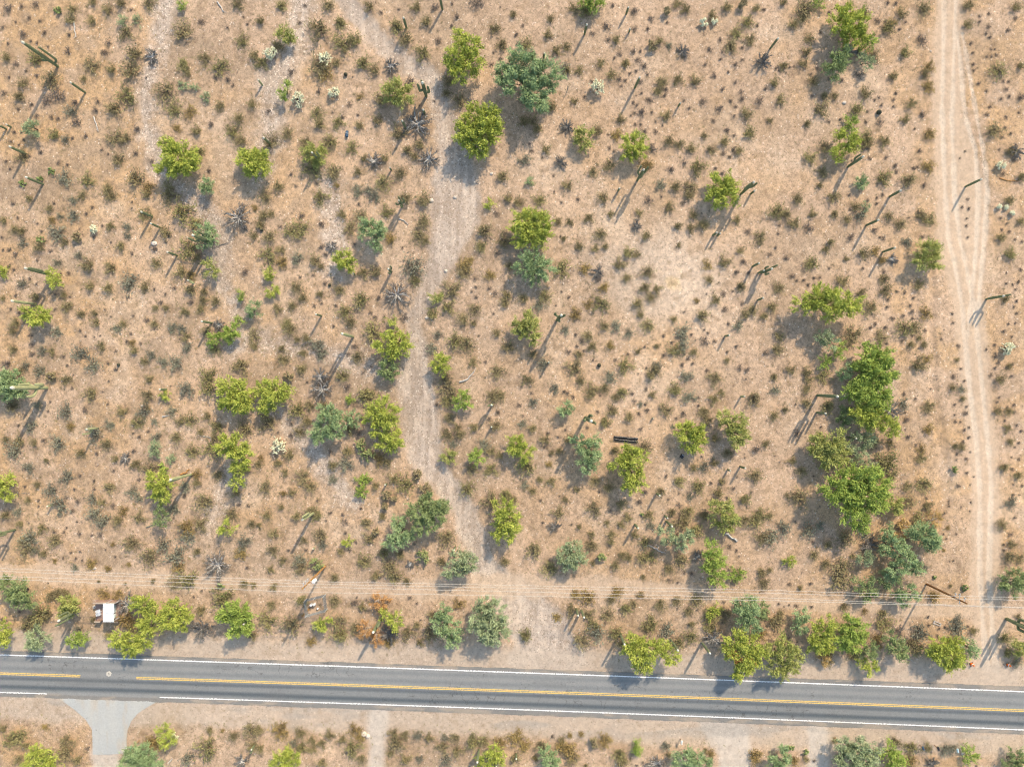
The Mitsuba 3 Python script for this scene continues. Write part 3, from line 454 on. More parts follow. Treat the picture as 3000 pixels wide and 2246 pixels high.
# ================= trees and green shrubs: shade, survey tile, phrase, lobes (x, y, r) =================
TREES = '''
P1 00|yellow-green palo verde with a narrow tail of foliage to its upper left|1560 1390 135,1640 1420 80,1480 1440 90,1450 1250 65,1520 1310 75
P1 00|compact bright palo verde nearest right of the tailed palo verde at upper left|2190 1400 105,2130 1370 80,2240 1350 75,2260 1450 80,2170 1490 60
M2 00|small pale green shrub alone on the sand left of the leaning trunks|295 1105 65,250 1095 40
P3 00|small bright green shrub at the top edge above the left rill|1570 45 42
M2 00|left one of two pale green tufts near the top left rill|1065 175 38
M2 00|right one of two pale green tufts near the top left rill|1185 180 38
M2 00|pale green tuft left of the row of pale chollas|1585 735 38
M2 00|slender pale green tuft just right of another pale tuft by the rill|1680 755 32
M2 00|pale green tuft over a dark shrub beside the upper left rill|1775 835 36
M1 00|small blue-green bush below the palo verdes at upper left|1785 1590 60,1800 1640 50
P2 01|low dull green bush beside the leftmost pale cholla|240 300 70,290 330 50
P1 01|tall oval palo verde right of the wash top with a saguaro tip showing|1770 330 75,1850 400 95,1720 500 95,1850 540 105,1760 640 75,1700 580 60
P1 01|big round yellow palo verde beside the wash bend|1870 1000 90,2000 1030 105,1810 1150 105,1980 1140 135,1880 1230 105,2050 1090 75,1940 1270 70
P2 01|airy olive-yellow palo verde between the chollas and the wash|1220 780 95,1260 860 80,1170 810 60
P2 01|dull yellow-green palo verde with a two-stemmed saguaro standing in it|510 1330 90,460 1310 50,560 1340 55
P3 01|narrow bright green shrub left of the lowest pale cholla|265 740 36,240 825 45
M1 02|largest blue-green mesquite at the top centre with a grey twiggy heart|130 560 130,290 640 115,60 720 140,180 820 130,-60 650 100,330 720 75,40 560 90,230 900 70
P3 02|green palo verde cut by the top edge above a dark bush|705 30 80,650 20 60
P2 02|small soft yellow-green palo verde left of a similar one, upper middle|615 1200 80,590 1160 50
P1 02|round yellow-green palo verde with long shadow, right of its softer twin|1045 1250 95,1090 1310 70,1000 1320 65
P1 02|bright yellow round palo verde beside the forked saguaro|1800 1610 105,1760 1700 85,1860 1680 90,1870 1600 70
M1 02|tiny green bush alone at the left of the soft palo verdes|150 1570 36
P1 03|tall yellow-green palo verde at the upper right, left of the dirt track|660 120 75,640 220 110,770 210 105,720 310 100,810 300 70
P3 03|dark green shrub at the lower right foot of the tall upper right palo verde|870 375 62,830 400 40
M3 03|dark olive mesquite below the tall upper right palo verde|600 540 90,560 600 80,650 480 70
M2 03|pale mint green bush right of the dark mesquite at upper right|810 500 45,870 550 50
P3 03|green shrub cut by the top edge left of the upper right palo verde|440 25 48
P1 03|yellow-green palo verde with a lower left tail, above the bent saguaro|700 1230 85,740 1260 60,620 1160 55,590 1330 55,610 1360 40
P3 03|rounded dull green shrub just above the tailed palo verde at right|720 1060 58
M1 03|small blue-green bush right of the bent saguaro|800 1565 52,820 1600 40
M1 10|bright blue-green bush with a many-armed saguaro growing out of it|1780 340 70,1830 420 52,1740 430 50,1820 330 45
P1 10|small yellow-green shrub at the foot of the tallest left saguaro|450 710 45,480 780 55
P1 10|wider of two yellow palo verde shrubs at the left|350 1080 88,400 1060 45
P1 10|smaller of two yellow palo verde shrubs at the left|220 1045 52
P3 10|small fresh green bush beside the rill with a dark shadow|2080 890 42
M1 10|blue-green bush right of the small fresh green bush|2185 1010 62,2160 1040 40
P3 10|left one of three linked green shrubs near a grey spiky bush|1865 1265 66
P3 10|middle one of three linked green shrubs near a grey spiky bush|2000 1220 76,1960 1210 45
P3 10|smallest and highest of three linked green shrubs near a grey spiky bush|2050 1115 42
P1 10|bright shrub cut by the left edge at mid height|12 685 52
P2 10|tall olive-yellow shrub right of a narrow saguaro shadow|1795 610 42,1840 690 55
M1 20|big blue-green mesquite at the left edge beside the giant armed saguaro|60 10 100,170 50 75,20 80 70,120 80 60,90 -40 80,180 0 50
M1 11|mint green mesquite right of the pebbly rill, with no yellow in it|980 320 82,1060 330 78,1030 410 62,1050 480 42,930 300 50
P1 11|lime green palo verde at the lower left of the mint green mesquite|770 570 80,790 640 62,720 600 45
P1 11|tiny lime bush on the right bank of the wash|2025 105 38
P1 11|upper lobe of a narrow lime shrub pair beside the rill|115 695 42,125 740 35
P1 11|lower lobe of a narrow lime shrub pair beside the rill|150 855 52
P1 11|broad lime palo verde with a spray top on the left bank of the wash|1200 1210 62,1130 1310 85,1240 1320 90,1190 1380 68,1290 1300 50
P2 11|thin olive bush just above the broad lime palo verde|1165 1110 42
P1 11|round lime shrub on the right bank just below the wash narrows|1595 1480 85
M3 11|dull grey-green bush below the broad lime palo verde|1130 1530 80,1180 1560 50
P2 11|dark spiky olive bush on the right bank where the wash narrows|1555 920 52
P1 12|large bright palo verde directly above the blue-green mesquite|110 260 105,240 270 100,80 370 90,250 370 90,170 390 90,180 230 70
M1 12|blue-green mesquite directly below the large bright palo verde|190 590 85,120 650 88,270 650 90,190 720 75,110 560 50
P2 12|olive palo verde with dark spokes at the centre left of the armed saguaro|150 1110 78,60 1160 72,160 1220 85,90 1210 50
P1 13|wide lime palo verde lying across the upper right middle|300 980 78,420 930 95,550 950 110,690 960 95,540 1040 80,470 870 65,740 990 55
P2 13|olive yellow palo verde by the dirt track with a saguaro tip in it|1390 510 88,1340 600 76,1440 600 66
M2 13|mint and lime bush below the wide lime palo verde|460 1250 66,540 1310 55
P3 13|small lime bush at the right end of the mint bush|620 1330 48,610 1410 34
P3 13|dark green bush between the mint bush and the big green crown|490 1470 52
P3 13|feathery big green palo verde at top of the right hand grove|890 1460 110,960 1420 80,830 1550 110,970 1560 100,900 1640 90
M1 13|small blue-green bush at the left foot of the grove top|690 1530 52,640 1570 45
M2 13|pale green bush below the uppermost slanting saguaro at right|840 130 34
P3 23|broad green crown in the right hand grove next below its top tree|790 50 95,930 90 100,860 170 95,720 60 70,980 160 60
P1 23|yellow-green tongue-shaped crown hanging at lower right of the grove|800 260 75,920 290 85,1030 360 72,1080 410 45,860 310 55
M3 23|dark green shrub on the left flank of the grove|680 290 66,640 320 40
P1 20|left one of the twin yellow palo verdes above the bare shade patch|1990 60 95,2090 80 100,2050 170 95,1960 170 65,2130 190 55
P1 21|right one of the twin yellow palo verdes above the bare shade patch|60 50 85,170 60 100,120 160 80,250 60 65,80 200 55
P1 20|ragged palo verde with a tail of small lobes below the twin palo verdes|1960 520 85,2050 550 95,2100 640 82,2060 740 65,2045 850 55
P1 20|lime palo verde at the foot of the pale leaning saguaro|1350 850 85,1430 880 80,1390 940 78
P1 20|tiny lime bush beside a short saguaro at left|1445 105 42
M3 20|dark green twin-lobed bush below the lime palo verde and pale saguaro|1380 1090 52,1400 1180 55
P3 20|small dark green bush above the lime palo verde and pale saguaro|1410 730 42
M2 20|pale grey-green bush in two stacked lobes left of the ragged palo verde|1340 540 46,1340 600 42
M2 20|small round pale bush above the pale leaning saguaro|1480 650 36
P1 20|single lime bush in the open below the ragged palo verde|1955 1250 66
P1 20|palo verde cut by the left edge in the lower half|50 860 76,30 930 72
M1 21|large mint mesquite left of the palo verde pair at the wash|650 250 88,610 360 100,560 440 85,690 400 70,690 320 60
M1 21|smaller mint mesquite touching the right side of the large mint mesquite|830 310 72
P1 21|upper of two yellow palo verdes on the left bank of the wash|1080 230 90,1010 300 80,1150 310 90,1080 390 80
P1 21|lower of two yellow palo verdes on the left bank of the wash|1130 520 72,1200 480 80
P2 21|olive shrub on the right bank opposite the yellow palo verde pair|1660 640 60
P3 21|light green bush among dark shrubs right of the wash|1905 650 55,1890 600 35
P3 21|green bush with grey twigs above two slim saguaros|1780 150 70,1800 80 35
M3 21|dark green star-shaped mesquite beside the lower wash|1500 1040 95,1420 1120 105,1560 1130 105,1480 1230 85,1580 1060 70
M1 21|mint mesquite touching the lower left of the star-shaped mesquite|1230 1200 65,1260 1290 95,1180 1370 66,1320 1300 50
P1 21|yellow-green palo verde with a big shadow right of the lower wash|2130 1080 75,2170 1180 105,2150 1280 88,2230 1230 60
M2 21|pale mint mesquite beside the wash just above the power lines|1750 1520 78,1830 1560 78,1700 1610 75,1850 1500 45
P3 21|left one of two small green cushions below the pale thicket|900 830 36
P3 21|right one of two small green cushions below the pale thicket|960 830 36
P3 21|round green cushion shrub left of a short saguaro|910 940 50
P1 21|small lime bush among grey twigs below the green cushions|785 1370 40
P3 21|small green bush right of the twin yellow palo verdes|810 130 34
M1 22|small blue-green bush left of the giant saguaro's long shadow top|465 215 62,440 240 40
P1 22|lime palo verde left of the giant saguaro's long shadow|60 520 75,110 600 72,30 540 66
M1 22|blue-green mesquite just right of the giant saguaro's shadow|600 520 85,680 580 85,640 680 85,700 690 55,720 490 48
P1 22|long bright palo verde standing right below the black pipes|1000 590 76,1060 640 85,930 690 76,1020 760 95,1050 870 76
P1 22|bright palo verde with the small black box lying in its shade|1500 400 78,1580 400 85,1550 500 95,1620 470 58
P2 22|paler two-lobed palo verde right of the one shading the black box|1830 290 66,1940 340 86,1930 430 95,1990 470 56
P2 22|olive green palo verde above the dead leaning saguaro|1800 1080 88,1880 1120 78,1840 1210 80
P3 22|green palo verde with grey twigs at its left, above the power lines|1720 1450 72,1760 1530 80,1740 1630 85,1790 1690 55
M2 22|grey-green mesquite right of the grey fallen limb|1340 1310 78,1480 1360 82,1540 1310 48
M2 22|pale mint mesquite with a dark shadow above the power lines|520 1440 85,480 1500 95,570 1500 76
P3 22|small green bush just above the power lines at right|1940 1640 60
P2 23|olive star-shaped palo verde on the left side of the grove|430 530 85,560 520 92,500 610 100,620 610 75
M2 23|pale mint bush between the star-shaped palo verde and the track|700 570 48,780 590 58,760 670 48
M2 23|faint pale mint bush at the lower right of another mint bush in the grove|850 700 46
M2 23|mint bush above the leaning short saguaro in the grove|850 480 60,760 450 45
P3 23|largest green crown of the grove, above a wide brown shadow|700 800 85,820 830 110,940 880 95,560 920 95,680 950 110,850 980 115,960 1010 76,720 1080 86,790 1180 82,620 830 58
P2 23|olive crown attached to the lower right of the largest green crown|1080 1030 68,1110 1080 48
M1 23|soft blue-green mesquite beside yellow dead brush near the track|1330 1290 92,1400 1330 95,1390 1390 66,1280 1270 60,1220 1300 45
M1 23|deep green mesquite left of the soft blue-green mesquite|1060 1390 85,1140 1440 76,1030 1290 66,1000 1440 50
M1 23|blue-green mesquite at the grove's lower end above the power lines|1100 1610 78,1200 1530 68,1270 1590 58,1250 1500 38
M2 23|small pale bush left of the grove's lower end|835 1510 58
P1 23|small lone lime bush left of the grove's lower end|190 1530 42
M3 30|large dark olive mesquite at the left edge under the power lines|80 90 88,180 130 86,250 220 66,140 200 66
P1 30|bright palo verde cut by the left edge just above the road|30 460 66,50 540 66
M2 30|pale green bush casting a shadow on the road at far left|340 540 85,290 590 60
P1 30|tall lime palo verde right of the shelter and dead tree|1240 260 85,1310 320 78,1280 400 76,1290 470 62
P1 30|low lime palo verde shading the road below the shelter|1040 550 78,1150 570 86,1230 560 66,1120 630 68
P1 30|round lime palo verde second right from the shelter|1520 290 95,1470 380 85,1590 370 78,1540 430 56
P3 30|round green palo verde with two saguaros poking out above the road|1980 330 88,2090 320 95,2060 410 105,2140 440 56
P2 30|dark olive bush left of the shelter behind a saguaro|590 230 76,570 320 66,650 250 56
P3 30|small green bush with dark twigs left of the shelter's shadow|640 560 50,710 540 58
P1 30|lime bush at the right of the apron with a pale cactus beside it|1430 1350 58,1450 1430 56
M1 30|mint mesquite at the bottom edge beside the apron and street sign|1150 1560 85,1250 1540 85,1200 1630 95,1320 1600 76
P1 30|lime palo verde at the bottom left corner|310 1510 58,300 1600 78,400 1570 76,460 1620 50
M1 31|left one of two mesquites on the verge below the power lines|1620 320 76,1600 420 86,1700 480 85,1690 560 56
M2 31|right one of two mesquites on the verge, bigger and greyer|1970 260 85,1940 370 105,2060 330 105,2010 470 105,2110 450 85,2060 550 56
P1 31|small lime bush below the wire enclosure|570 410 64
P1 31|bright green bush right of rusty dead brush beside the road|1200 390 70,1120 340 45
P1 31|lime palo verde at the bottom edge left of the narrow drive|220 1600 85,310 1570 76,260 1530 50
P1 31|lime bush with two small saguaros at the bottom edge|2060 1520 66,1990 1590 76,2090 1590 56
P1 32|wide lime palo verde shading the road in the middle right|1060 590 86,1080 690 95,1200 640 85,1340 670 88,1120 770 76,1250 590 56,1000 620 50
P1 32|large lime palo verde with browned patches beside the road|1930 540 85,1870 640 72,2050 600 86,2000 700 100,1970 800 85,2120 680 85,2080 760 55
M1 32|blue-green mesquite just above the browned lime palo verde|1980 260 85,2060 260 76,2010 350 86,2060 440 76
M3 32|dark green bush on the right of the mesquite above the browned palo verde|2150 290 68
P1 32|small lime bush left of the mesquite above the browned palo verde|1750 295 48,1720 340 35
M1 32|mint bush at the bottom edge below the yellow tufts|300 1550 68,350 1600 78
M1 32|soft mint mesquite at the bottom edge below the white mailbox|1480 1590 85,1570 1570 78,1650 1620 78
P3 32|leafy bright green rosette bush on the lower verge|1075 1480 54
P2 33|pale lime palo verde with yellow twigs beside the road|60 640 85,150 600 76,210 700 85,90 780 85,200 790 66,130 850 48
P1 33|left one of twin lime palo verdes set back from the road|500 430 78,460 540 95,400 570 78,500 620 68
P3 33|right one of twin lime palo verdes set back from the road, greener|700 430 85,760 470 78,660 540 86,730 580 78,680 620 48
M1 33|blue-green bush at the upper left of the twin lime palo verdes|290 340 56,290 430 72
M3 33|dark green bush right of the twin lime palo verdes|870 640 78
M3 33|greyish green mesquite two bushes right of the twin lime palo verdes|1060 540 58,1110 620 86,1150 660 50
P1 33|dense lime palo verde with a saguaro in it near the dirt track mouth|1480 600 78,1590 590 76,1560 690 105,1430 660 76,1560 760 58,1640 680 48
M1 33|mint bush attached to the right of the palo verde at the track mouth|1720 590 56,1750 650 56
P1 33|small lime bush hanging over the road edge's gravel shadow|890 790 55,820 750 44
P2 33|olive lime bush at the right edge above the road|2160 610 66,2200 660 58
M3 33|green bush on the power lines left of the grove's lowest bush|850 110 82
M1 33|mint bush under the power lines left of the right pole|1130 170 58,1230 150 68,1160 240 38
M3 33|dark green bush touching the power lines at the grove's end|1040 20 72
M3 33|dark green mesquite at the right edge below the track and pole|2100 70 95,2150 30 70
M2 33|large grey-green mesquite at the bottom edge left of the mailboxes|660 1480 85,780 1500 105,700 1600 105,860 1520 85,860 1620 85
P3 33|dark lime bush between the grey-green mesquite and the mailboxes|1050 1520 76,1100 1600 78
M1 33|mint bush at the bottom edge beside the sandy drive|90 1570 85,130 1640 56,30 1620 66
P3 33|small lime bush right of the mailboxes|1740 1550 62
M3 33|grey olive bush at the bottom right corner|2160 1590 82,2100 1620 60
'''
DRY = {'large lime palo verde with browned patches beside the road': [(1950, 720, 2.2), (2050, 730, 2.4), (1900, 660, 1.6)], }
for row in TREES.strip().split('\n'):
    head, S, bl = row.split('|'); shade, tile = head.split()
    blobs = [tuple(float(q) for q in b.split()) for b in bl.split(',')]; extra = None
    if S in DRY:
        def extra(r, tile=tile, spots=DRY[S]):
            m = MB()
            for a, b, hh in spots:
                x, y = at(tile, a, b, 3.4); m.add(*crown_blob(np.array([x, y, 3.3]), .75, .5, r, .8, .4, 'P'))
            return m
    tree(shade, tile, blobs, S, extra)
# ================= cacti: tile, foot x y, tip x y, arms, shadow tip, phrase =================
SAG = '''
00 500 575 205 345 1 - |tall two-stemmed saguaro leaning to the upper left corner
00 735 800 620 715 0 550,1045 |lone straight saguaro below the tall two-stemmed one, upper left
00 55 1115 -10 1078 0 - |saguaro cut by the left edge in the upper left
00 225 1330 85 1270 0 120,1525 |single saguaro near the left edge beside small round mounds
00 370 1590 220 1545 0 245,1805 |single saguaro with pad cactus at its tip, left side
00 97 1098 58 1074 0 - |short saguaro next to the one cut by the left edge
01 55 735 18 695 0 -20,860 |short saguaro on the pebbly rill left of the pale chollas
01 1610 85 1580 -10 0 1480,315 |saguaro cut by the top edge right of the wash
01 1300 245 1275 165 0 1195,460 |saguaro in dark bushes beside the top of the wash
01 1470 830 1412 710 3 1320,1050 |stout dark saguaro with three arms left of the wash bend
01 1457 990 1450 945 0 - |short saguaro just below the stout dark three-armed saguaro
01 1295 1115 1258 1040 0 1180,1320 |saguaro at the left end of the grey branching dead tree
01 130 1250 68 1183 0 - |saguaro rising from an olive bush above a round palo verde
01 550 1390 490 1310 1 400,1650 |two-stemmed saguaro standing in a dull palo verde
01 1168 1470 1160 1440 0 1130,1540 |stubby little saguaro between olive bushes left of the wash
01 1708 490 1690 445 0 - |saguaro tip inside the oval palo verde right of the wash top
02 625 300 648 220 0 530,490 |clean single saguaro with long shadow right of the top mesquite
02 985 125 998 70 0 905,265 |thin saguaro near the top edge, right of centre
02 1010 280 1020 248 0 985,335 |very short saguaro below a thin one near the top edge
02 1060 760 1090 665 0 935,980 |tall slim saguaro with the longest shadow right of the top mesquite
02 1435 920 1455 895 0 1380,1025 |small saguaro on grey sand, upper right middle
02 1080 1560 1118 1478 3 870,1930 |armed saguaro with a two-lobed shadow below the yellow-green palo verde
02 915 1650 933 1608 0 885,1700 |short saguaro left of the armed one with two-lobed shadow
02 270 515 274 460 0 - |saguaro tip inside the largest mesquite
12 1975 20 2080 -45 2 1725,490 |big forked saguaro right of the bright yellow palo verde
12 2060 18 2100 -10 0 2010,105 |short saguaro right beside the big forked saguaro
12 1735 375 1757 325 0 1665,460 |left one of two short saguaros at the end of the forked saguaro's shadow
12 1770 380 1790 338 0 1700,450 |right one of two short saguaros at the end of the forked saguaro's shadow
03 15 425 85 315 0 -60,570 |saguaro with a dark thin trunk left of the upper right palo verde
03 690 1440 830 1355 1 560,1680 |bent saguaro with one arm between palo verde and blue-green bush
03 1705 1612 1842 1545 0 1595,1810 |saguaro with a skirt of dead ribs beside the dirt track's fork
10 1315 215 1220 178 0 - |saguaro lying over an olive bush above a cleaner one, left
10 1385 310 1300 278 0 1300,470 |clean saguaro with straight shadow left of the grey dead tree
10 1800 435 1640 362 3 1690,690 |many-armed saguaro growing through a blue-green bush
10 1530 550 1445 517 0 1430,730 |saguaro with long thin shadow, second below the clean one at left
10 1672 782 1615 765 1 1610,860 |pair of short pale saguaro stems by an ochre bush
10 450 720 195 675 2 290,1005 |tallest saguaro at the left, with a shadow showing two arms
10 295 968 105 935 0 150,1230 |long pale saguaro just below the tallest left saguaro
10 1828 1132 1745 1110 0 1725,1330 |saguaro above the three linked green shrubs
11 1265 125 1222 75 4 1130,310 |saguaro with a crown of upturned arms above the mint mesquite
11 1170 690 1150 655 2 1080,870 |dying saguaro with shaggy dead ribs above the big grey dead tree
11 855 715 846 685 0 820,775 |broken saguaro stump right of the lime palo verde
11 565 1070 525 1050 0 470,1260 |saguaro with pale flowering tip left of a long dark shadow
11 840 1250 755 1222 1 640,1650 |pale saguaro with a very long shadow showing one arm
12 385 1112 424 1032 3 175,1490 |saguaro with antler-like arms right of the spoked palo verde
12 2075 645 2135 582 0 2010,750 |curved saguaro left above the dark cluster of saguaros
12 2155 700 2245 640 3 2040,945 |dark many-stemmed saguaro in a cluster at right
12 2125 700 2165 660 1 2040,830 |smaller dark saguaro at the left of the many-stemmed one
12 2120 935 2180 910 0 2070,1040 |saguaro with olive bush in its shadow below the dark cluster
12 1840 1245 1868 1240 0 1755,1385 |slim lone saguaro on open sand, right of centre
12 310 1475 320 1462 0 265,1600 |short saguaro beside a grey-green bush below the antlered one
13 1045 45 1150 12 0 910,230 |uppermost of three slanting saguaros left of the dirt track
13 846 290 960 245 0 760,480 |middle one of three slanting saguaros left of the dirt track
13 987 520 1097 485 0 880,725 |lowest of three slanting saguaros left of the dirt track
13 1885 925 2035 890 2 1780,1125 |skirted saguaro standing right of the dirt track
13 1425 548 1465 525 0 - |saguaro tip inside the olive palo verde beside the track
20 405 38 84 27 3 180,430 |giant saguaro with curling arms at the left edge
20 1440 50 1383 48 0 1380,170 |short saguaro with a lime bush in its shadow, left
20 850 385 752 405 1 - |pale saguaro lying in a grey bush at left
20 455 1047 407 1049 0 420,1145 |small pale saguaro among sage bushes near the left
20 1655 785 1450 870 1 1515,1020 |pale leaning saguaro over the lime palo verde at left
20 130 1262 -80 1320 2 60,1420 |dark saguaro with arms at the left edge above the power lines
21 1128 865 1118 880 0 1085,960 |short saguaro amid brown chollas left of the wash
21 500 1115 408 1160 1 300,1510 |pale saguaro with a long bent shadow above the left pole
21 505 1418 494 1428 0 480,1475 |tiny saguaro below the pale one with the bent shadow
21 1720 1410 1715 1425 0 1640,1550 |left stem of a pair of short saguaros above the mint mesquite
21 1742 1440 1738 1452 0 1680,1530 |right stem of a pair of short saguaros above the mint mesquite
21 2044 178 2044 176 1 1930,395 |saguaro seen straight from above, upper of two, near the centre
21 2036 372 2036 370 0 1980,475 |saguaro seen straight from above, lower of two, near the centre
22 632 295 685 325 3 400,740 |giant armed saguaro with the longest shadow, above the mint mesquite
22 1213 300 1221 294 0 1200,335 |knee-high saguaro above the black pipes
22 1612 372 1655 378 0 1560,440 |saguaro poking from the palo verde with the black box
22 1975 112 2008 112 0 1925,215 |small saguaro above the paler two-lobed palo verde
22 1862 742 1885 750 0 1818,822 |smaller left one of two neighbouring saguaros right of the black box
22 1968 716 2010 737 0 1883,875 |larger right one of two neighbouring saguaros right of the black box
22 1248 946 1275 963 0 1160,1085 |saguaro right of the long palo verde's shadow
22 1060 1215 1090 1248 0 970,1390 |lone saguaro with sharp shadow on open sand above the power lines
22 1320 1140 1350 1163 0 1262,1240 |upper one of two saguaros above the grey fallen limb
22 1332 1187 1388 1233 0 1225,1390 |lower one of two saguaros above the grey fallen limb
23 425 102 590 120 2 185,525 |tall saguaro slanting towards the grove with the longer shadow
23 420 250 493 268 0 320,430 |shorter saguaro just below the tall one slanting to the grove
23 680 462 760 486 0 - |short dark saguaro lying against the mint bush in the grove
23 530 655 552 661 0 - |white-tipped small saguaro inside the star-shaped palo verde
30 690 290 512 412 2 - |green saguaro leaning over dark brush left of the shelter
30 2172 358 2110 422 0 - |right one of two saguaros in the round green palo verde by the road
30 2072 458 2042 497 0 2010,620 |left one of two saguaros in the round green palo verde by the road
30 2200 1460 2180 1510 1 - |dark saguaro near the bottom edge left of the middle drive
31 1080 372 1015 482 1 880,735 |saguaro with one arm amid rusty dead brush beside the road
31 1925 1500 1918 1630 0 1840,1650 |left one of two saguaros in the lime bush at the bottom edge
31 2078 1565 2070 1655 0 - |right one of two saguaros in the lime bush at the bottom edge
32 555 288 565 345 0 450,470 |left one of two matching saguaros beside the lower wash
32 598 298 621 358 0 485,500 |right one of two matching saguaros beside the lower wash
32 930 498 970 590 0 770,775 |saguaro at the upper left of the wide lime palo verde
32 1365 548 1432 645 0 - |saguaro at the right end of the wide lime palo verde
32 1635 572 1705 664 0 1490,835 |saguaro with a shadow reaching towards the road, left of the browned palo verde
32 35 1535 40 1580 0 - |stubby dark saguaro at the bottom edge among ochre bushes
33 2058 372 2330 520 4 1800,790 |giant many-armed saguaro at the right edge casting a forked shadow
33 1432 642 1475 668 0 - |short saguaro in the dense palo verde at the track mouth
'''
ARMS = {'giant saguaro with curling arms at the left edge': [(20, .30, 1.5, .16), (150, .34, .9, .22), (265, .32, 1.3, .10)],
        'giant many-armed saguaro at the right edge casting a forked shadow': [(70, .34, .75, .28), (160, .40, .6, .36), (250, .38, .6, .30), (330, .42, .55, .34)],
        'saguaro with antler-like arms right of the spoked palo verde': [(150, .62, .8, .22), (20, .55, .7, .18), (260, .66, .6, .16)],
        'tall two-stemmed saguaro leaning to the upper left corner': [(45, .12, .7, .46), (200, .3, .5, .02)],
        'giant armed saguaro with the longest shadow, above the mint mesquite': [(330, .45, .9, .25), (190, .5, .6, .2), (60, .42, .6, .3)]}
PALE = ('pale', 'giant saguaro with curling')
for row in SAG.strip().split('\n'):
    head, S = row.split('|'); f = head.split(); sh = tuple(float(v) for v in f[6].split(',')) if f[6] != '-' else None
    saguaro(f[0], *[float(v) for v in f[1:5]], S, int(f[5]), sh, pale=any(p in S for p in PALE) and 'tip' not in S, fat=1.25 if 'giant' in S or 'stout' in S else 1.0, armspec=ARMS.get(S))
# barrel cactus
def barrel(tile, px, py, rad, S):
    x, y = at(tile, px, py, .5); R = rad * MPP / ZM; k = np.linspace(0, 1, 7); r_ = R * np.sqrt(np.clip(1 - (1.9 * (k - .42)) ** 2, .08, 1)); key = num('barrel_cactus')
    scene[key] = mikit.ply(MB().add(*tube(np.stack([np.full(7, x), np.full(7, y), gz(x, y) + 1.9 * R * k - .05], -1), r_, 20, 1, .14)).mesh(), 'barrel_skin', smooth=40)
    tag(key, S, 'cactus', 'barrel cacti'); LAND.append((x, y, R, S))
for t, x, y, r_, S in [('01', 770, 636, 17, 'squat dark barrel cactus on bare sand between the chollas'), ('11', 45, 325, 15, 'reddish dark barrel cactus in an olive bush by the rill'), ('11', 632, 800, 14, 'small grey barrel cactus beside a dark shrub above the grey dead tree'),
                       ('03', 965, 965, 22, 'round ringed barrel cactus among mounds at upper right'), ('10', 1015, 1490, 14, 'brown round barrel cactus with dark twigs below the sage bushes'), ('12', 755, 1495, 18, 'grey barrel cactus with dark shadow at the middle')]: barrel(t, x, y, r_, S)
CH = '''
pale 01 125 450 62|leftmost pale cholla, near the low dull green bush
pale 01 595 490 62|pale cholla over ochre bushes, highest of the pale group
pale 01 355 855 65|pale cholla with grey shadow left of the smallest pale one
pale 01 665 795 48|smallest pale cholla with a star-shaped shadow
pale 02 740 750 68|pale many-branched cholla with leggy shadow right of the top mesquite
pale 02 1660 188 32|left one of two pale-headed chollas near the top edge
pale 02 1752 180 22|right one of two pale-headed chollas near the top edge
brown 02 1215 385 42|golden brown cholla with a fan-shaped shadow
brown 02 1333 88 36|reddish brown cholla near the top edge
brown 02 2000 30 40|brown cholla at the top edge above a sandy patch
pale 03 2015 1430 34|pale cholla with arrow-shaped shadow right of the dirt track
brown 10 660 390 38|brown spiny cholla left of two sage bushes
pale 10 800 318 30|small yellowish cholla above a grey mound at left
brown 10 430 1590 42|brown brittle cholla at the left beside the sage bushes
pale 13 1998 128 14|left one of three tiny pale chollas right of the track
pale 13 2062 130 14|middle one of three tiny pale chollas right of the track
pale 13 2115 182 16|lowest of three tiny pale chollas right of the track
pale 13 2080 1345 58|pale branching cholla at the right below the skirted saguaro
brown 11 275 1595 42|dark spotted cholla right above the twin palo verdes
pale 21 190 545 66|pale cholla in the left middle with a three-legged shadow
green 21 910 530 52|upper lobe of the pale green cactus thicket by the palo verde pair
green 21 960 620 62|lower lobe of the pale green cactus thicket by the palo verde pair
brown 21 1390 785 40|dark cholla on the left edge of the wash
brown 21 1465 920 58|wide brown cholla right above the star-shaped mesquite
brown 21 1120 965 45|brown cholla at the foot of the short saguaro
brown 21 1190 1000 28|small cholla right of another brown cholla near a short saguaro
brown 21 1110 1060 30|straggling brown cholla above the mint mesquite
green 21 1440 1500 58|round yellow-green cholla below the star-shaped mesquite
green 21 525 1560 58|tall yellow-green cholla beside the left pole's foot
brown 21 1027 1280 28|small dark cholla left of the mint mesquite
green 22 780 1500 38|spiky green cholla above the power lines, middle right
pale 30 1490 1400 32|pale sprawling cholla right of the lime bush by the apron
brown 32 705 1450 46|dry brown spiky rosette left of an ochre bush on the lower verge
'''
for row in CH.strip().split('\n'):
    h_, S = row.split('|'); f = h_.split(); cholla(f[1], float(f[2]), float(f[3]), float(f[4]), S, f[0])
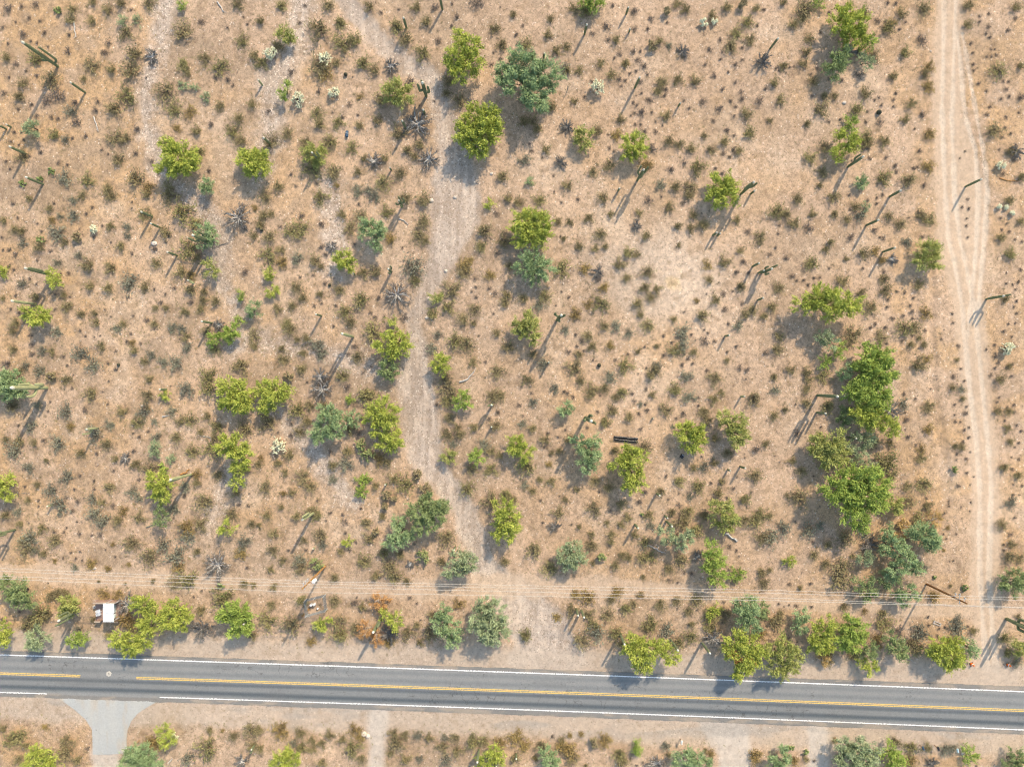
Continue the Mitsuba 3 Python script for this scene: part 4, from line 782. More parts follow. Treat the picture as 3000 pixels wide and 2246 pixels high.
for t, x, y, r_, S in [('00', 490, 85, 48, 'yellow-green pad cactus near the top left corner'), ('00', 440, 1480, 45, 'pad cactus with long pads left of a sage bush'), ('00', 335, 1540, 34, 'small bright pad cactus at a saguaro tip, left side'), ('00', 180, 1580, 36, 'pad cactus nearest the left edge below a lone saguaro'),
                       ('10', 345, 415, 48, 'bright pad cactus with dark shadow left of a sage bush'), ('23', 1620, 745, 42, 'pad cactus beside the dirt track across from the grove'), ('33', 1705, 108, 44, 'pad cactus between the right pole and the dirt track'), ('22', 1125, 1130, 14, 'tiny green pad cactus above two neighbouring saguaros'),
                       ('30', 1900, 95, 40, 'upper pad cactus clump under the power lines at left'), ('30', 1930, 180, 45, 'lower pad cactus clump under the power lines at left'), ('33', 200, 1490, 40, 'grey-green pad cactus beside the sandy drive'), ('33', 330, 1530, 36, 'small pad cactus right of the sandy drive'), ('23', 700, 230, 34, 'dark pad cactus in the flank of the grove'), ('33', 1450, 20, 14, 'little pad cactus above the right pole')]: pads(t, x, y, r_, S)
DEAD = '''
11 1220 890 115 dead_wood|big grey dead tree beside the wash, limbs spread like a star
10 2060 225 115 dead_wood|big grey dead tree with fine twigs in the upper left half
20 1890 1560 110 dead_wood|whitish dead tree touching the power lines at left
01 1400 1075 125 dead_wood|wide grey dead tree with curling boughs left of the wash
01 1490 1375 85 dead_wood|fan-shaped grey dead branch on the wash's left edge
01 1165 570 70 dead_wood|grey dead branch spread on the upper wash edge
01 1020 1390 66 dead_wood|curled grey dead bush left of the fan-shaped dead branch
03 720 440 66 dead_wood|grey dead snag below the tall upper right palo verde
23 1050 230 85 dead_wood|grey dead limbs on the right flank of the grove
21 570 50 95 dead_wood|grey dead bush above the large mint mesquite
30 1110 250 85 dead_wood|pale dead tree leaning right of the shelter
30 1745 455 88 dead_wood_dark|dark leafless bush on the verge between two palo verdes
11 550 1595 75 dead_wood|grey dead bush at the end of the longest saguaro shadow at left
00 1310 490 58 dead_wood|grey dead snag beside the upper left rill
10 1890 1145 48 dead_wood|grey spiky dead bush beside a saguaro, left
31 1150 500 75 dead_wood_dark|dark dead limbs right of the rusty dead brush
22 1600 1490 52 dead_wood|grey twigs at the left of a green palo verde above the lines
32 1250 1610 85 dead_wood|grey leafless bush at the bottom edge left of the soft mint mesquite
32 1735 540 90 dead_wood|grey spiky spray left of the browned palo verde
02 2165 530 75 dead_wood_dark|dark leafless spray at upper right beside a saguaro
02 480 1090 56 dead_wood_dark|dark dead bush above the soft yellow-green palo verde
02 425 1400 55 dead_wood_dark|dark leafless bush below the soft yellow-green palo verde
02 1480 440 55 dead_wood_dark|leafless brown bush right of the golden brown cholla
12 1080 290 45 dead_wood_dark|curved dark dead branch on open sand, centre right
12 740 690 52 dead_wood_dark|dark leafless bush right of the blue-green mesquite
13 1070 580 45 dead_wood|pale dead snag below the lowest of three slanting saguaros
23 870 1390 75 dead_wood_dark|dark dead twigs under the pale bush at the grove's lower end
21 1330 1560 35 dead_wood|thin grey dead twigs below the round yellow-green cholla
03 2140 1310 60 dead_wood_dark|dark leafless bush right of the dirt track above the pale cholla
20 1080 640 45 dead_wood|small grey dead bush in the open left middle
33 1420 1620 55 dead_wood_dark|dark leafless bush below the mailboxes
11 650 470 52 dead_wood|grey leafless bush on the pebbly rill above the lime palo verde
30 2090 1600 60 dead_wood|grey dead saguaro ribs at the bottom edge
22 370 1230 50 dead_wood_dark|dark twisted dead branch above the pale mint mesquite
'''
for row in DEAD.strip().split('\n'):
    h_, S = row.split('|'); f = h_.split(); dead(f[0], float(f[1]), float(f[2]), float(f[3]), S, f[4])
LOGS = [('00', [(640, 190), (648, 260), (660, 325)], .13, 'pale upright-lying log in the upper left scrub', 1), ('00', [(810, 1010), (830, 1070), (850, 1135)], .11, 'pale forked log left of the upper left rill', 2), ('00', [(1880, 20), (1915, 70), (1930, 105)], .12, 'curved grey log near the top edge left', 1),
        ('11', [(1760, 1640), (1830, 1615), (1885, 1545)], .16, 'pale fallen saguaro skeleton right of the wash', 1), ('11', [(1235, 235), (1280, 250), (1315, 285)], .10, 'curved grey limb right of the crowned saguaro', 0), ('22', [(1840, 1292), (1890, 1320), (1945, 1362)], .20, 'dead grey saguaro trunk lying below the olive palo verde', 1),
        ('22', [(1130, 1395), (1200, 1400), (1300, 1460)], .14, 'grey fallen limb left of the grey-green mesquite', 3), ('20', [(1270, 1240), (1330, 1212), (1380, 1200)], .10, 'dark straight branch left of the dark green twin bush', 1), ('20', [(1760, 455), (1825, 465), (1825, 520)], .10, 'forked grey branch left of the ragged palo verde', 2),
        ('20', [(1560, 785), (1610, 765), (1640, 735)], .15, 'orange-brown fallen cactus limb by the pale leaning saguaro', 0), ('33', [(1195, 690), (1230, 725), (1270, 752)], .07, 'thin pale stick beside the road at the lower right', 0), ('20', [(185, 945), (225, 948), (260, 940)], .06, 'thin dark stick near the left edge', 0),
        ('20', [(1405, 285), (1430, 280), (1460, 275)], .12, 'short pale log right of a yellow-flowered bush', 0), ('02', [(485, 745), (478, 780), (460, 820)], .09, 'thin dark stick right of the largest mesquite', 1), ('03', [(1995, 1540), (2070, 1565), (2160, 1560)], .09, 'wavy brown branch right of the dirt track', 1), ('10', [(1885, 465), (1930, 450), (1970, 438)], .09, 'dark knotty branch right of the many-armed saguaro', 0)]
for t, p, r_, S, k in LOGS: log(t, p, r_, S, 'dead_wood_dark' if 'dark' in S else 'leaf_dry' if 'orange' in S or 'brown' in S else 'dead_wood', k)
# ================= man-made things =================
solid('pole_wood', (0.24, 0.125, 0.06), (0.16, 0.085, 0.045), 2)
solid('pole_wood_pale', (0.42, 0.23, 0.09), (0.30, 0.16, 0.07), 2)
solid('steel', (0.52, 0.54, 0.56), (0.42, 0.44, 0.46), 3)
solid('wire_metal', (0.60, 0.57, 0.54), (0.55, 0.53, 0.50), 3)
solid('white_enamel', (0.80, 0.82, 0.83), (0.74, 0.76, 0.78), 2)
solid('black_plastic', (0.022, 0.023, 0.030), (0.016, 0.017, 0.022), 2, 0.35)
solid('red_block', (0.36, 0.245, 0.20), (0.27, 0.19, 0.155), 2)
solid('block_cap', (0.48, 0.39, 0.32), (0.40, 0.33, 0.27), 2)
solid('pad_concrete', (0.40, 0.29, 0.26), (0.32, 0.235, 0.21), 1.2)
solid('chair_plastic', (0.66, 0.72, 0.80), (0.56, 0.62, 0.70), 2)
solid('seat_pale', (0.66, 0.74, 0.72), (0.58, 0.66, 0.65), 2)
solid('concrete', (0.56, 0.54, 0.50), (0.46, 0.44, 0.41), 3)
solid('iron', (0.06, 0.06, 0.062), (0.04, 0.04, 0.042), 3)
solid('orange_plastic', (0.92, 0.20, 0.045), (0.84, 0.17, 0.04), 3)
solid('green_sign', (0.10, 0.42, 0.36), (0.08, 0.36, 0.31), 3)
solid('blue_paint', (0.07, 0.12, 0.19), (0.055, 0.10, 0.16), 3)
solid('light_blue_paint', (0.50, 0.68, 0.76), (0.44, 0.60, 0.68), 3)
solid('mesh_steel', (0.22, 0.245, 0.26), (0.18, 0.20, 0.215), 3)
solid('rock_pale', (0.66, 0.60, 0.53), (0.52, 0.46, 0.40), 3)
solid('straw_brush', (0.60, 0.45, 0.21), (0.47, 0.34, 0.16), 2)
solid('rusty_brush', (0.58, 0.35, 0.16), (0.44, 0.26, 0.12), 2)

def box(c, s, rz=0.0, bev=0.0, rx=0.0):
    b = trimesh.creation.box(extents=s); 
    M = trimesh.transformations.euler_matrix(rx, 0, rz); M[:3, 3] = c; b.apply_transform(M); return np.array(b.vertices), np.array(b.faces)
def one(key, mesh, bsdf, label, cat, group=None, smooth=False):
    scene[key] = mikit.ply(mesh, bsdf, smooth=smooth); tag(key, label, cat, group)
    lo, hi = mesh.bounds; LAND.append(((lo[0] + hi[0]) / 2, (lo[1] + hi[1]) / 2, (hi[0] - lo[0]) / 2, label))
def spx(x, y, h=0.0): return world(x, y, h)
# ---- utility poles and lines
def pole(base, h, bsdf, S, tr):
    x, y = spx(*base); z = gz(x, y); key = num('utility_pole')
    part(key, 'shaft', MB().add(*tube([[x, y, z - .5], [x, y, z + h * .5], [x, y, z + h]], [.17, .145, .115], 12)).mesh(), bsdf, 40)
    for k, (dz, sx) in enumerate(((.35, 1), (1.5, 1), (2.6, 1))):
        zz = z + h - dz - .35; m = MB().add(*tube([[x, y, zz], [x + .02, y + .55, zz + .05], [x + .02, y + .75, zz + .12]], [.05, .05, .05], 8)).add(*tube([[x + .02, y + .72, zz], [x + .02, y + .74, zz + .4]], [.1, .08], 10))
        part(key, 'insulator', m.mesh(), 'steel', 40)
    part(key, 'bracket', MB().add(*box([x - .1, y - .28, z + h - 1.6], [.1, .62, .12])).mesh(), 'steel')
    if tr:
        zt = z + h * .62; part(key, 'transformer', MB().add(*tube([[x + .42, y - .22, zt - .55], [x + .42, y - .22, zt + .42], [x + .42, y - .22, zt + .5]], [.30, .30, .2], 16)).add(*box([x + .16, y - .1, zt], [.3, .1, .5])).mesh(), 'white_enamel', 40)
        part(key, 'cutout', MB().add(*tube([[x + .1, y - .35, zt - 1.1], [x + .35, y - .7, zt - .8]], [.07, .05], 8)).mesh(), 'steel', 40)
    else:
        part(key, 'riser_cable', MB().add(*tube([[x + .17, y + .1, z], [x + .155, y + .1, z + h * .68], [x + .35, y + .35, z + h * .74], [x + .7, y + .55, z + h * .73]], [.035] * 4, 8)).mesh(), 'iron', 40)
        part(key, 'lightning_arrester', MB().add(*tube([[x + .7, y + .55, z + h * .72], [x + .75, y + .75, z + h * .75]], [.09, .07], 10)).mesh(), 'steel', 40)
    tag(key, S, 'utility pole', 'utility poles'); LAND.append((x, y, .5, S)); return x, y, z, h
PL = pole((953, 1658), 13.2, 'pole_wood_pale', 'orange-brown utility pole with a white transformer, left of centre', True)
PR = pole((2714, 1710), 10.7, 'pole_wood', 'dark brown utility pole near the dirt track at lower right', False)
W = [([(0, 1664), (899, 1702), (2250, 1728), (2766, 1744), (3000, 1749.5)], 10.2, 9.4, 'uppermost of the four power lines'), ([(0, 1672), (891, 1709), (2250, 1736.5), (2778, 1752.5), (3000, 1757)], 10.9, 9.4, 'second power line from the top'),
     ([(0, 1687), (885, 1717.5), (2250, 1750), (2806, 1772), (3000, 1778)], 11.7, 9.9, 'third power line from the top'), ([(0, 1694.5), (868, 1733.5), (2250, 1757.6), (2810, 1774.5), (3000, 1780)], 9.4, 9.7, 'lowest of the four power lines in the photo')]
for k, (pts, hl, hr, S) in enumerate(W):
    pts = np.array(pts, float); ax = np.linspace(-500, 3500, 161); py = np.interp(ax, pts[:, 0], pts[:, 1])
    py = np.where(ax < 0, pts[0, 1] + ax * (pts[1, 1] - pts[0, 1]) / pts[1, 0], np.where(ax > 3000, pts[-1, 1] + (ax - 3000) * .025, py))
    u = (ax - pts[1, 0]) / (pts[3, 0] - pts[1, 0]); h = hl + (hr - hl) * u; h = np.where(u < 0, hl, np.where(u > 1, hr, h)) - np.where((u > 0) & (u < 1), 2.0 * 4 * u * (1 - u) * .4, 0)
    P = np.array([[*world(a, b, c), c] for a, b, c in zip(ax, py, h)])
    one(num('power_line'), MB().add(*tube(P, .026, 5)).mesh(), 'wire_metal', S + ', strung between the poles', 'power line', 'power lines')
# ---- roadside shelter
key = num('roadside_shelter'); zp = gz(*spx(320, 1795)) + .02
def wpx(x, y): return spx(240 + x / 12.27, 1720 + y / 12.27)
px0, py1 = wpx(520, 430); px1, py0 = wpx(1430, 1225)
part(key, 'floor_slab', MB().add(*box([(px0 + px1) / 2, (py0 + py1) / 2, zp - .05], [px1 - px0, py1 - py0, .24])).mesh(), 'pad_concrete')
zs = zp + .07
def low_wall(x0, x1, y, h, bs='red_block'):
    n = int((x1 - x0) / .42); nm = 'wall' ; rows = int(h / .2)
    w = part(key, 'wall', MB().add(*box([(x0 + x1) / 2, y, zs + h / 2 + .001], [x1 - x0 - .01, .16, h])).mesh(), bs)
    for rw in range(rows):
        for i in range(n):
            bw = (x1 - x0) / n; kk = f'{w}__block'; j = 0
            kk0 = kk
            while kk in scene: j += 1; kk = f'{kk0}_{j:03d}'
            off = bw * .5 * (rw % 2); xx = x0 + bw * (i + .5) + off * (i < n - 1) * 1.0
            scene[kk] = mikit.ply(trimesh.Trimesh(*box([xx if rw % 2 == 0 or i < n - 1 else x1 - bw * .25, y, zs + .2 * rw + .1], [bw - .02 if rw % 2 == 0 or i < n - 1 else bw * .5 - .02, .2, .185]), process=False), bs)
    ck = part(key, 'wall_cap', MB().add(*box([(x0 + x1) / 2, y, zs + h + .035], [x1 - x0 + .04, .24, .07])).mesh(), 'block_cap')
low_wall(wpx(600, 0)[0], wpx(1390, 0)[0], wpx(0, 455)[1], 1.4)
low_wall(wpx(600, 0)[0], wpx(800, 0)[0], wpx(0, 1150)[1], 1.0)
low_wall(wpx(1130, 0)[0], wpx(1390, 0)[0], wpx(0, 1185)[1], .6)
rx0, ry1 = spx(240 + 785 / 12.27, 1720 + 562 / 12.27, 2.45); rx1, ry0 = spx(240 + 1170 / 12.27, 1720 + 1222 / 12.27, 2.45)
part(key, 'roof', MB().add(*box([(rx0 + rx1) / 2, (ry0 + ry1) / 2, zs + 2.42], [rx1 - rx0, ry1 - ry0, .09])).mesh(), 'white_enamel')
for X in (rx0 + .12, rx1 - .12):
    for Y in (ry0 + .15, ry1 - .15): part(key, 'post', MB().add(*box([X, Y, zs + 1.19], [.09, .09, 2.37])).mesh(), 'steel')
for Y in (ry0 + .15, ry1 - .15): part(key, 'beam', MB().add(*box([(rx0 + rx1) / 2, Y, zs + 2.32], [rx1 - rx0 - .3, .07, .1])).mesh(), 'steel')
tag(key, 'small open roadside shelter with flat white roof and low reddish block walls', 'shelter'); LAND.append((*spx(320, 1795), 2.2, 'white-roofed roadside shelter'))
def chair(x, y, rz, S, bs):
    k = num('plastic_chair'); c, s = math.cos(rz), math.sin(rz)
    def L(a, b, h): return [x + a * c - b * s, y + a * s + b * c, zs + h]
    part(k, 'seat', MB().add(*box(L(0, 0, .43), [.5, .5, .05], rz)).mesh(), bs)
    part(k, 'backrest', MB().add(*box(L(-.25, 0, .70), [.05, .5, .5], rz)).mesh(), bs)
    for a in (-.21, .21):
        for b in (-.21, .21): part(k, 'leg', MB().add(*box(L(a, b, .205), [.05, .05, .40], rz)).mesh(), bs)
    for b in (-.25, .25): part(k, 'armrest', MB().add(*box(L(0, b, .64), [.45, .05, .04], rz)).mesh(), bs)
    tag(k, S, 'chair', 'chairs in the shelter')
chair(*wpx(690, 800), .35, 'upper of two pale blue chairs at the open left side of the shelter', 'chair_plastic')
chair(*wpx(700, 905), .2, 'lower of two pale blue chairs at the open left side of the shelter', 'chair_plastic')
def bench(x, y, S):
    k = num('stone_seat'); v = trimesh.creation.box(extents=[.62, .78, .42]); v = v.subdivide().subdivide(); p = np.array(v.vertices); p *= 1 - .10 * (np.abs(p[:, :1]) * 2 + np.abs(p[:, 1:2])) ; p = p + [x, y, zs + .2]
    scene[k] = mikit.ply(trimesh.Trimesh(p, v.faces, process=False), 'seat_pale', smooth=30); tag(k, S, 'seat', 'seats in the shelter')
bench(*wpx(1205, 660), 'top one of three pale seats under the right edge of the shelter roof')
bench(*wpx(1205, 790), 'middle one of three pale seats under the right edge of the shelter roof')
bench(*wpx(1205, 990), 'bottom one of three pale seats under the right edge of the shelter roof')
# ---- round covers
def ring(cx_, cy_, z, R, hole, S, nm, grp=None):
    key = num(nm); a = np.linspace(0, 2 * np.pi, 33)[:-1]; prof = [(R, 0), (R, .07), (R * .94, .09), (hole, .09), (hole, .03)]
    V = np.array([[cx_ + r_ * math.cos(t), cy_ + r_ * math.sin(t), z + h] for r_, h in prof for t in a]); n = 32; q = np.array([[i * n + j, i * n + (j + 1) % n, (i + 1) * n + (j + 1) % n, (i + 1) * n + j] for i in range(4) for j in range(n)])
    part(key, 'collar', trimesh.Trimesh(V, tri(q), process=False), 'concrete'); part(key, 'lid', MB().add(*tube([[cx_, cy_, z - .02], [cx_, cy_, z + .05]], [hole, hole], 20)).mesh(), 'iron')
    tag(key, S, 'manhole', grp); LAND.append((cx_, cy_, R, S))
X, Y = at('30', 941, 847); ring(X, Y, RZ - .05, .47, .10, 'round pale manhole collar set in the road between the yellow lines', 'manhole_cover')
X, Y = at('30', 818, 270); ring(X, Y, gz(X, Y), .31, .09, 'small round white ring on the sand left of the shelter', 'manhole_cover')
# ---- black pipes and box
def pipe(p0, p1, S, R=.19):
    k = num('black_pipe'); a = np.array([*at('22', *p0), 0]); b = np.array([*at('22', *p1), 0]); a[2], b[2] = gz(*a[:2]) + R, gz(*b[:2]) + R
    d = unit(b - a); P = [a, a + d * .01, b - d * .01, b, b - d * .01, a + d * .01, a]; Rr = [R * .86, R, R, R * .86, R * .82, R * .82, R * .86]
    one(k, MB().add(*tube(P, Rr, 20, cap=False)).mesh(), 'black_plastic', S, 'pipe', 'black pipes', 40)
pipe((880, 459), (1086, 477), 'upper of two black pipes lying side by side on the sand'); pipe((882, 482), (1086, 503), 'lower of two black pipes lying side by side on the sand')
X, Y = at('22', 1465, 626); key = num('black_box'); z = gz(X, Y)
part(key, 'case', MB().add(*box([X, Y, z + .2], [.55, .72, .42], -.6)).mesh(), 'black_plastic'); part(key, 'rim', MB().add(*box([X + .14, Y + .2, z + .425], [.5, .10, .03], -.6)).mesh(), 'steel')
tag(key, 'small black box lying on shaded sand below a bright palo verde', 'box'); LAND.append((X, Y, .4, 'small black box in the palo verde shade'))
X, Y = at('01', 788, 1162); z = gz(X, Y); key = num('plastic_barrel')
part(key, 'body', MB().add(*tube([[X - .05, Y - .5, z + .26], [X - .02, Y - .1, z + .28], [X + .02, Y + .2, z + .28], [X + .05, Y + .5, z + .26]], [.24, .28, .28, .24], 16)).mesh(), 'blue_paint', 40); part(key, 'hoop', MB().add(*tube([[X - .01, Y + .02, z + .28], [X, Y + .1, z + .28]], [.295, .295], 16, cap=False)).mesh(), 'steel', 40)
tag(key, 'dark blue barrel lying on the sand left of the wide grey dead tree', 'barrel'); LAND.append((X, Y, .4, 'dark blue barrel on the sand'))
# ---- wire enclosure around pale tanks
key = num('wire_enclosure'); cor = [(895, 1757), (951, 1743), (956, 1786), (899, 1802)]; cor = [np.array([*spx(*c, .8)]) for c in cor]; zc = gz(*cor[0])
for i in range(4):
    a, b = cor[i], cor[(i + 1) % 4]; part(key, 'post', MB().add(*tube([[*a, zc - .2], [*a, zc + 1.9]], [.05, .05], 8)).mesh(), 'steel', 40)
    L = np.linalg.norm(b - a); m = MB(); d = (b - a) / L; n = int(L / .13)
    for j in range(-12, n + 1):
        for sgn in (1, -1):
            s0, s1 = j * .13, j * .13 + 1.6; z0, z1 = (0, 1.6) if sgn > 0 else (1.6, 0); q0, q1 = max(0, s0), min(L, s1)
            if q1 - q0 < .05: continue
            f0, f1 = (q0 - s0) / 1.6, (q1 - s0) / 1.6
            m.add(*tube([[*(a + d * q0), zc + .15 + z0 + (z1 - z0) * f0], [*(a + d * q1), zc + .15 + z0 + (z1 - z0) * f1]], [.008, .008], 3, cap=False))
    part(key, 'mesh_panel', m.mesh(), 'mesh_steel'); part(key, 'rail', MB().add(*tube([[*(a + d * .051), zc + 1.8], [*(b - d * .051), zc + 1.8]], [.022, .022], 8)).mesh(), 'mesh_steel', 40)
mid = (cor[0] + cor[1]) / 2; part(key, 'gate_post', MB().add(*tube([[*(mid), zc - .1], [*(mid), zc + 1.95]], [.045, .045], 8)).mesh(), 'steel', 40)
tag(key, 'wire mesh enclosure with steel posts under the left utility pole', 'fence'); LAND.append((*np.mean(cor, 0), 1.8, 'wire enclosure'))
def tank(px, py, R, h, S):
    x, y = spx(px, py, .5); z = gz(x, y); one(num('white_tank'), MB().add(*tube([[x, y, z - .1], [x, y, z + h * .8], [x, y, z + h * .95], [x, y, z + h]], [R, R, R * .75, R * .3], 16)).mesh(), 'white_enamel', S, 'tank', 'white tanks in the wire enclosure', 40)
tank(911, 1772, .23, .8, 'left of two touching white tanks inside the wire enclosure'); tank(920, 1770.5, .23, .75, 'right of two touching white tanks inside the wire enclosure'); tank(929, 1784, .15, .4, 'small lone white tank at the lower side of the wire enclosure')
a, b = spx(885, 1804), spx(907, 1781); zz = gz(*a); one(num('wooden_plank'), MB().add(*box([(a[0] + b[0]) / 2, (a[1] + b[1]) / 2, zz + .12], [2.0, .26, .08], math.atan2(b[1] - a[1], b[0] - a[0]))).mesh(), 'pole_wood_pale', 'rust-orange plank lying beside the wire enclosure', 'plank')
# weathered frame below the right pole
a, b = np.array(at('33', 1425, 398)), np.array(at('33', 1487, 424)); d = (b - a) / np.linalg.norm(b - a); nrm = np.array([-d[1], d[0]]); zz = gz(*a); key = num('wooden_pallet'); ang = math.atan2(d[1], d[0]); L = np.linalg.norm(b - a)
for o in (.2, -.2): part(key, 'rail', MB().add(*box([*((a + b) / 2 + nrm * o), zz + .12], [L, .12, .12], ang)).mesh(), 'dead_wood')
for q in (.06, L - .06): part(key, 'end_board', MB().add(*box([*(a + d * q), zz + .2], [.12, .5, .05], ang)).mesh(), 'dead_wood')
tag(key, 'weathered grey timber pallet lying below the right utility pole', 'pallet'); LAND.append((*((a + b) / 2), .6, 'weathered timber pallet'))
# ---- orange markers
def marker(tile, px, py, S):
    x, y = at(tile, px, py, .4); z = gz(x, y); key = num('traffic_cone'); part(key, 'base', MB().add(*box([x, y, z + .03], [.62, .62, .05], .3)).mesh(), 'black_plastic')
    part(key, 'cone', MB().add(*tube([[x, y, z + .056], [x, y, z + .75], [x, y, z + .8]], [.30, .09, .07], 16)).mesh(), 'orange_plastic', 40)
    part(key, 'collar', MB().add(*tube([[x, y, z + .36], [x, y, z + .52]], [.216, .166], 16, cap=False)).mesh(), 'white_enamel', 40)
    tag(key, S, 'traffic cone', 'orange cones at the track mouth'); LAND.append((x, y, .3, S))
    P = np.array([x - .7, y + .15, z]); k2 = num('twig_bundle'); m = MB(); r = np.random.default_rng(hash_(S))
    for i in range(7):
        e = P + [r.uniform(-.6, .5), r.uniform(-.6, .6), r.uniform(.1, .5)]; m.add(*tube(*limb(P + r.normal(size=3) * [.1, .1, 0], e, .03, .012, r, 4), 5))
    scene[k2] = mikit.ply(m.mesh(), 'dead_wood_dark', smooth=40); tag(k2, 'small tangle of grey twigs touching the ' + ('left' if 'left' in S else 'right') + ' orange cone', 'twigs', 'twig tangles at the cones')
marker('33', 1768, 773, 'left orange cone at the mouth of the dirt track'); marker('33', 2083, 775, 'right orange cone at the mouth of the dirt track')
# ---- mailboxes
def mailbox(tile, px, py, bs, S, rz=0.0):
    x, y = at(tile, px, py, 1.1); z = gz(x, y); key = num('mailbox'); part(key, 'post', MB().add(*box([x, y, z + .5], [.1, .1, 1.05], rz)).mesh(), 'pole_wood')
    a = np.linspace(0, np.pi, 9); prof = [(-.14, 0)] + [(-.14 * math.cos(t), .16 + .14 * math.sin(t)) for t in a] + [(.14, 0)]; n = len(prof); c, s = math.cos(rz), math.sin(rz)
    V = np.array([[x + u * c - w * s, y + u * s + w * c, z + 1.03 + v] for w in (-.3, .3) for u, v in prof]); i = np.arange(n); q = tri(np.stack([i, (i + 1) % n, n + (i + 1) % n, n + i], -1)); caps = np.array([[0, j + 1, j] for j in range(1, n - 1)] + [[n, n + j, n + j + 1] for j in range(1, n - 1)])
    part(key, 'box', trimesh.Trimesh(V, np.vstack([q, caps]), process=False), bs); part(key, 'flag', MB().add(*box([x + .16 * c, y + .16 * s, z + 1.25], [.02, .06, .22], rz)).mesh(), 'orange_plastic')
    tag(key, S, 'mailbox', 'mailboxes on the lower verge'); LAND.append((x, y, .4, S))
mailbox('33', 1340, 1490, 'blue_paint', 'dark blue mailbox, leftmost of three at lower right', .4); mailbox('33', 1470, 1492, 'black_plastic', 'black mailbox, middle of three at lower right', .2); mailbox('33', 1638, 1510, 'light_blue_paint', 'pale blue mailbox, rightmost of three at lower right', .15)
mailbox('32', 1465, 1438, 'white_enamel', 'white mailbox alone on the lower verge right of the middle', .0)
# ---- street sign (blades seen edge on from above) and a marker post
x, y = spx(409, 2167); z = gz(x, y); key = num('street_sign'); part(key, 'post', MB().add(*tube([[x, y, z - .3], [x, y, z + 2.75]], [.045, .045], 8)).mesh(), 'rusty_brush', 40)
part(key, 'blade', MB().add(*box([x, y, z + 2.62], [.95, .05, .22], 0, 0, -.25)).mesh(), 'green_sign'); part(key, 'blade', MB().add(*box([x, y, z + 2.86], [.05, .95, .22], -.15, 0, 0)).mesh(), 'green_sign')
tag(key, 'green street sign with crossed blades beside the paved apron', 'street sign'); LAND.append((x, y, .5, 'green street sign'))
x, y = at('30', 1487, 1580); z = gz(x, y); one(num('marker_post'), MB().add(*tube([[x, y, z - .2], [x, y, z + 1.6], [x, y, z + 1.65]], [.06, .06, .04], 10)).mesh(), 'steel', 'slim pale marker post at the bottom edge right of the mint mesquite', 'post')
# ---- rusty dead brush
def brush(tile, px, py, rad, S):
    R = rad * MPP / ZM; x, y = at(tile, px, py, .5); z = gz(x, y); r = np.random.default_rng(hash_(S)); m = crown_blob(np.array([x, y, z + .5 * R]), R, .6 * R, r, 1.3, .34, 'M'); w = MB()
    for i in range(10):
        d = sphere_dirs(r, 1, 0)[0]; w.add(*tube(*limb([x, y, z], np.array([x, y, z + .4 * R]) + d * R * .9, .05, .02, r), 4))
    key = num('dead_brush'); part(key, 'stem', w.mesh(), 'dead_wood'); part(key, 'foliage', trimesh.Trimesh(*m, process=False), 'straw_brush' if 'straw' in S else 'rusty_brush'); tag(key, S, 'dead brush', 'rust-coloured dead brush'); LAND.append((x, y, R, S))
for a in [('31', 1080, 220, 82, 'upper heap of rust-coloured dead brush below the power lines'), ('31', 960, 460, 80, 'large heap of rust-coloured dead brush left of the one-armed saguaro'), ('31', 1050, 550, 58, 'small heap of rust-coloured dead brush at the foot of the one-armed saguaro'),
          ('23', 1170, 1215, 55, 'upper clump of straw-coloured dead brush at the grove by the track'), ('23', 1130, 1325, 48, 'lower clump of straw-coloured dead brush at the grove by the track'), ('23', 1450, 1165, 60, 'straw-coloured dead brush beside the dirt track'), ('33', 480, 705, 60, 'flat straw-coloured brush below the twin lime palo verdes')]: brush(*a)
# ---- boulders and pale litter big enough to point at
def rock(tile, px, py, rad, S, cat='rock'):
    R = rad * MPP / ZM; x, y = at(tile, px, py); s = trimesh.creation.icosphere(subdivisions=2); v = np.array(s.vertices); r = np.random.default_rng(hash_(S)); v = v * (.7 + .6 * meshkit.noise(v * 1.3 + r.uniform(0, 50, 3)))[:, None] * [R, R * r.uniform(.6, 1), R * .6]
    one(num('pale_rock'), trimesh.Trimesh(v + [x, y, gz(x, y) + .15 * R], s.faces, process=False), 'rock_pale', S, cat, 'pale rocks', 25)
for a in [('11', 1718, 45, 16, 'pale rock in the upper wash near its right side'), ('11', 1512, 72, 22, 'white rock at the left edge of the widest part of the wash'), ('11', 1477, 1085, 16, 'pale rock under dark bushes on the right bank of the wash'), ('11', 1640, 682, 16, 'pale rock on the gravel bar right of the wash'),
          ('01', 2033, 1500, 15, 'pale rock right of the round palo verde shadow by the wash'), ('20', 820, 1592, 15, 'bright white lump on the service track at left'), ('12', 35, 243, 15, 'pale rock at the upper left of the large bright palo verde'), ('31', 660, 367, 14, 'small pale lump right of the lime bush below the enclosure'),
          ('31', 930, 1365, 28, 'heap-like white rock left of the narrow pale drive'), ('31', 965, 1385, 20, 'smaller white rock beside the heap-like rock at the narrow drive'), ('33', 1680, 1537, 14, 'white stone just right of the pale blue mailbox'), ('20', 1230, 192, 12, 'white stone beside the yellow-flowered bush at left'),
          ('10', 1330, 447, 26, 'grey boulder at the end of the clean saguaro shadow, left'), ('03', 655, 890, 17, 'pinkish pale rock below the mint bush at upper right'), ('03', 1405, 440, 9, 'little white stone left of the dirt track at the upper right'), ('30', 500, 433, 9, 'reddish pale stone at the tip of the green saguaro left of the shelter')]: rock(*a)
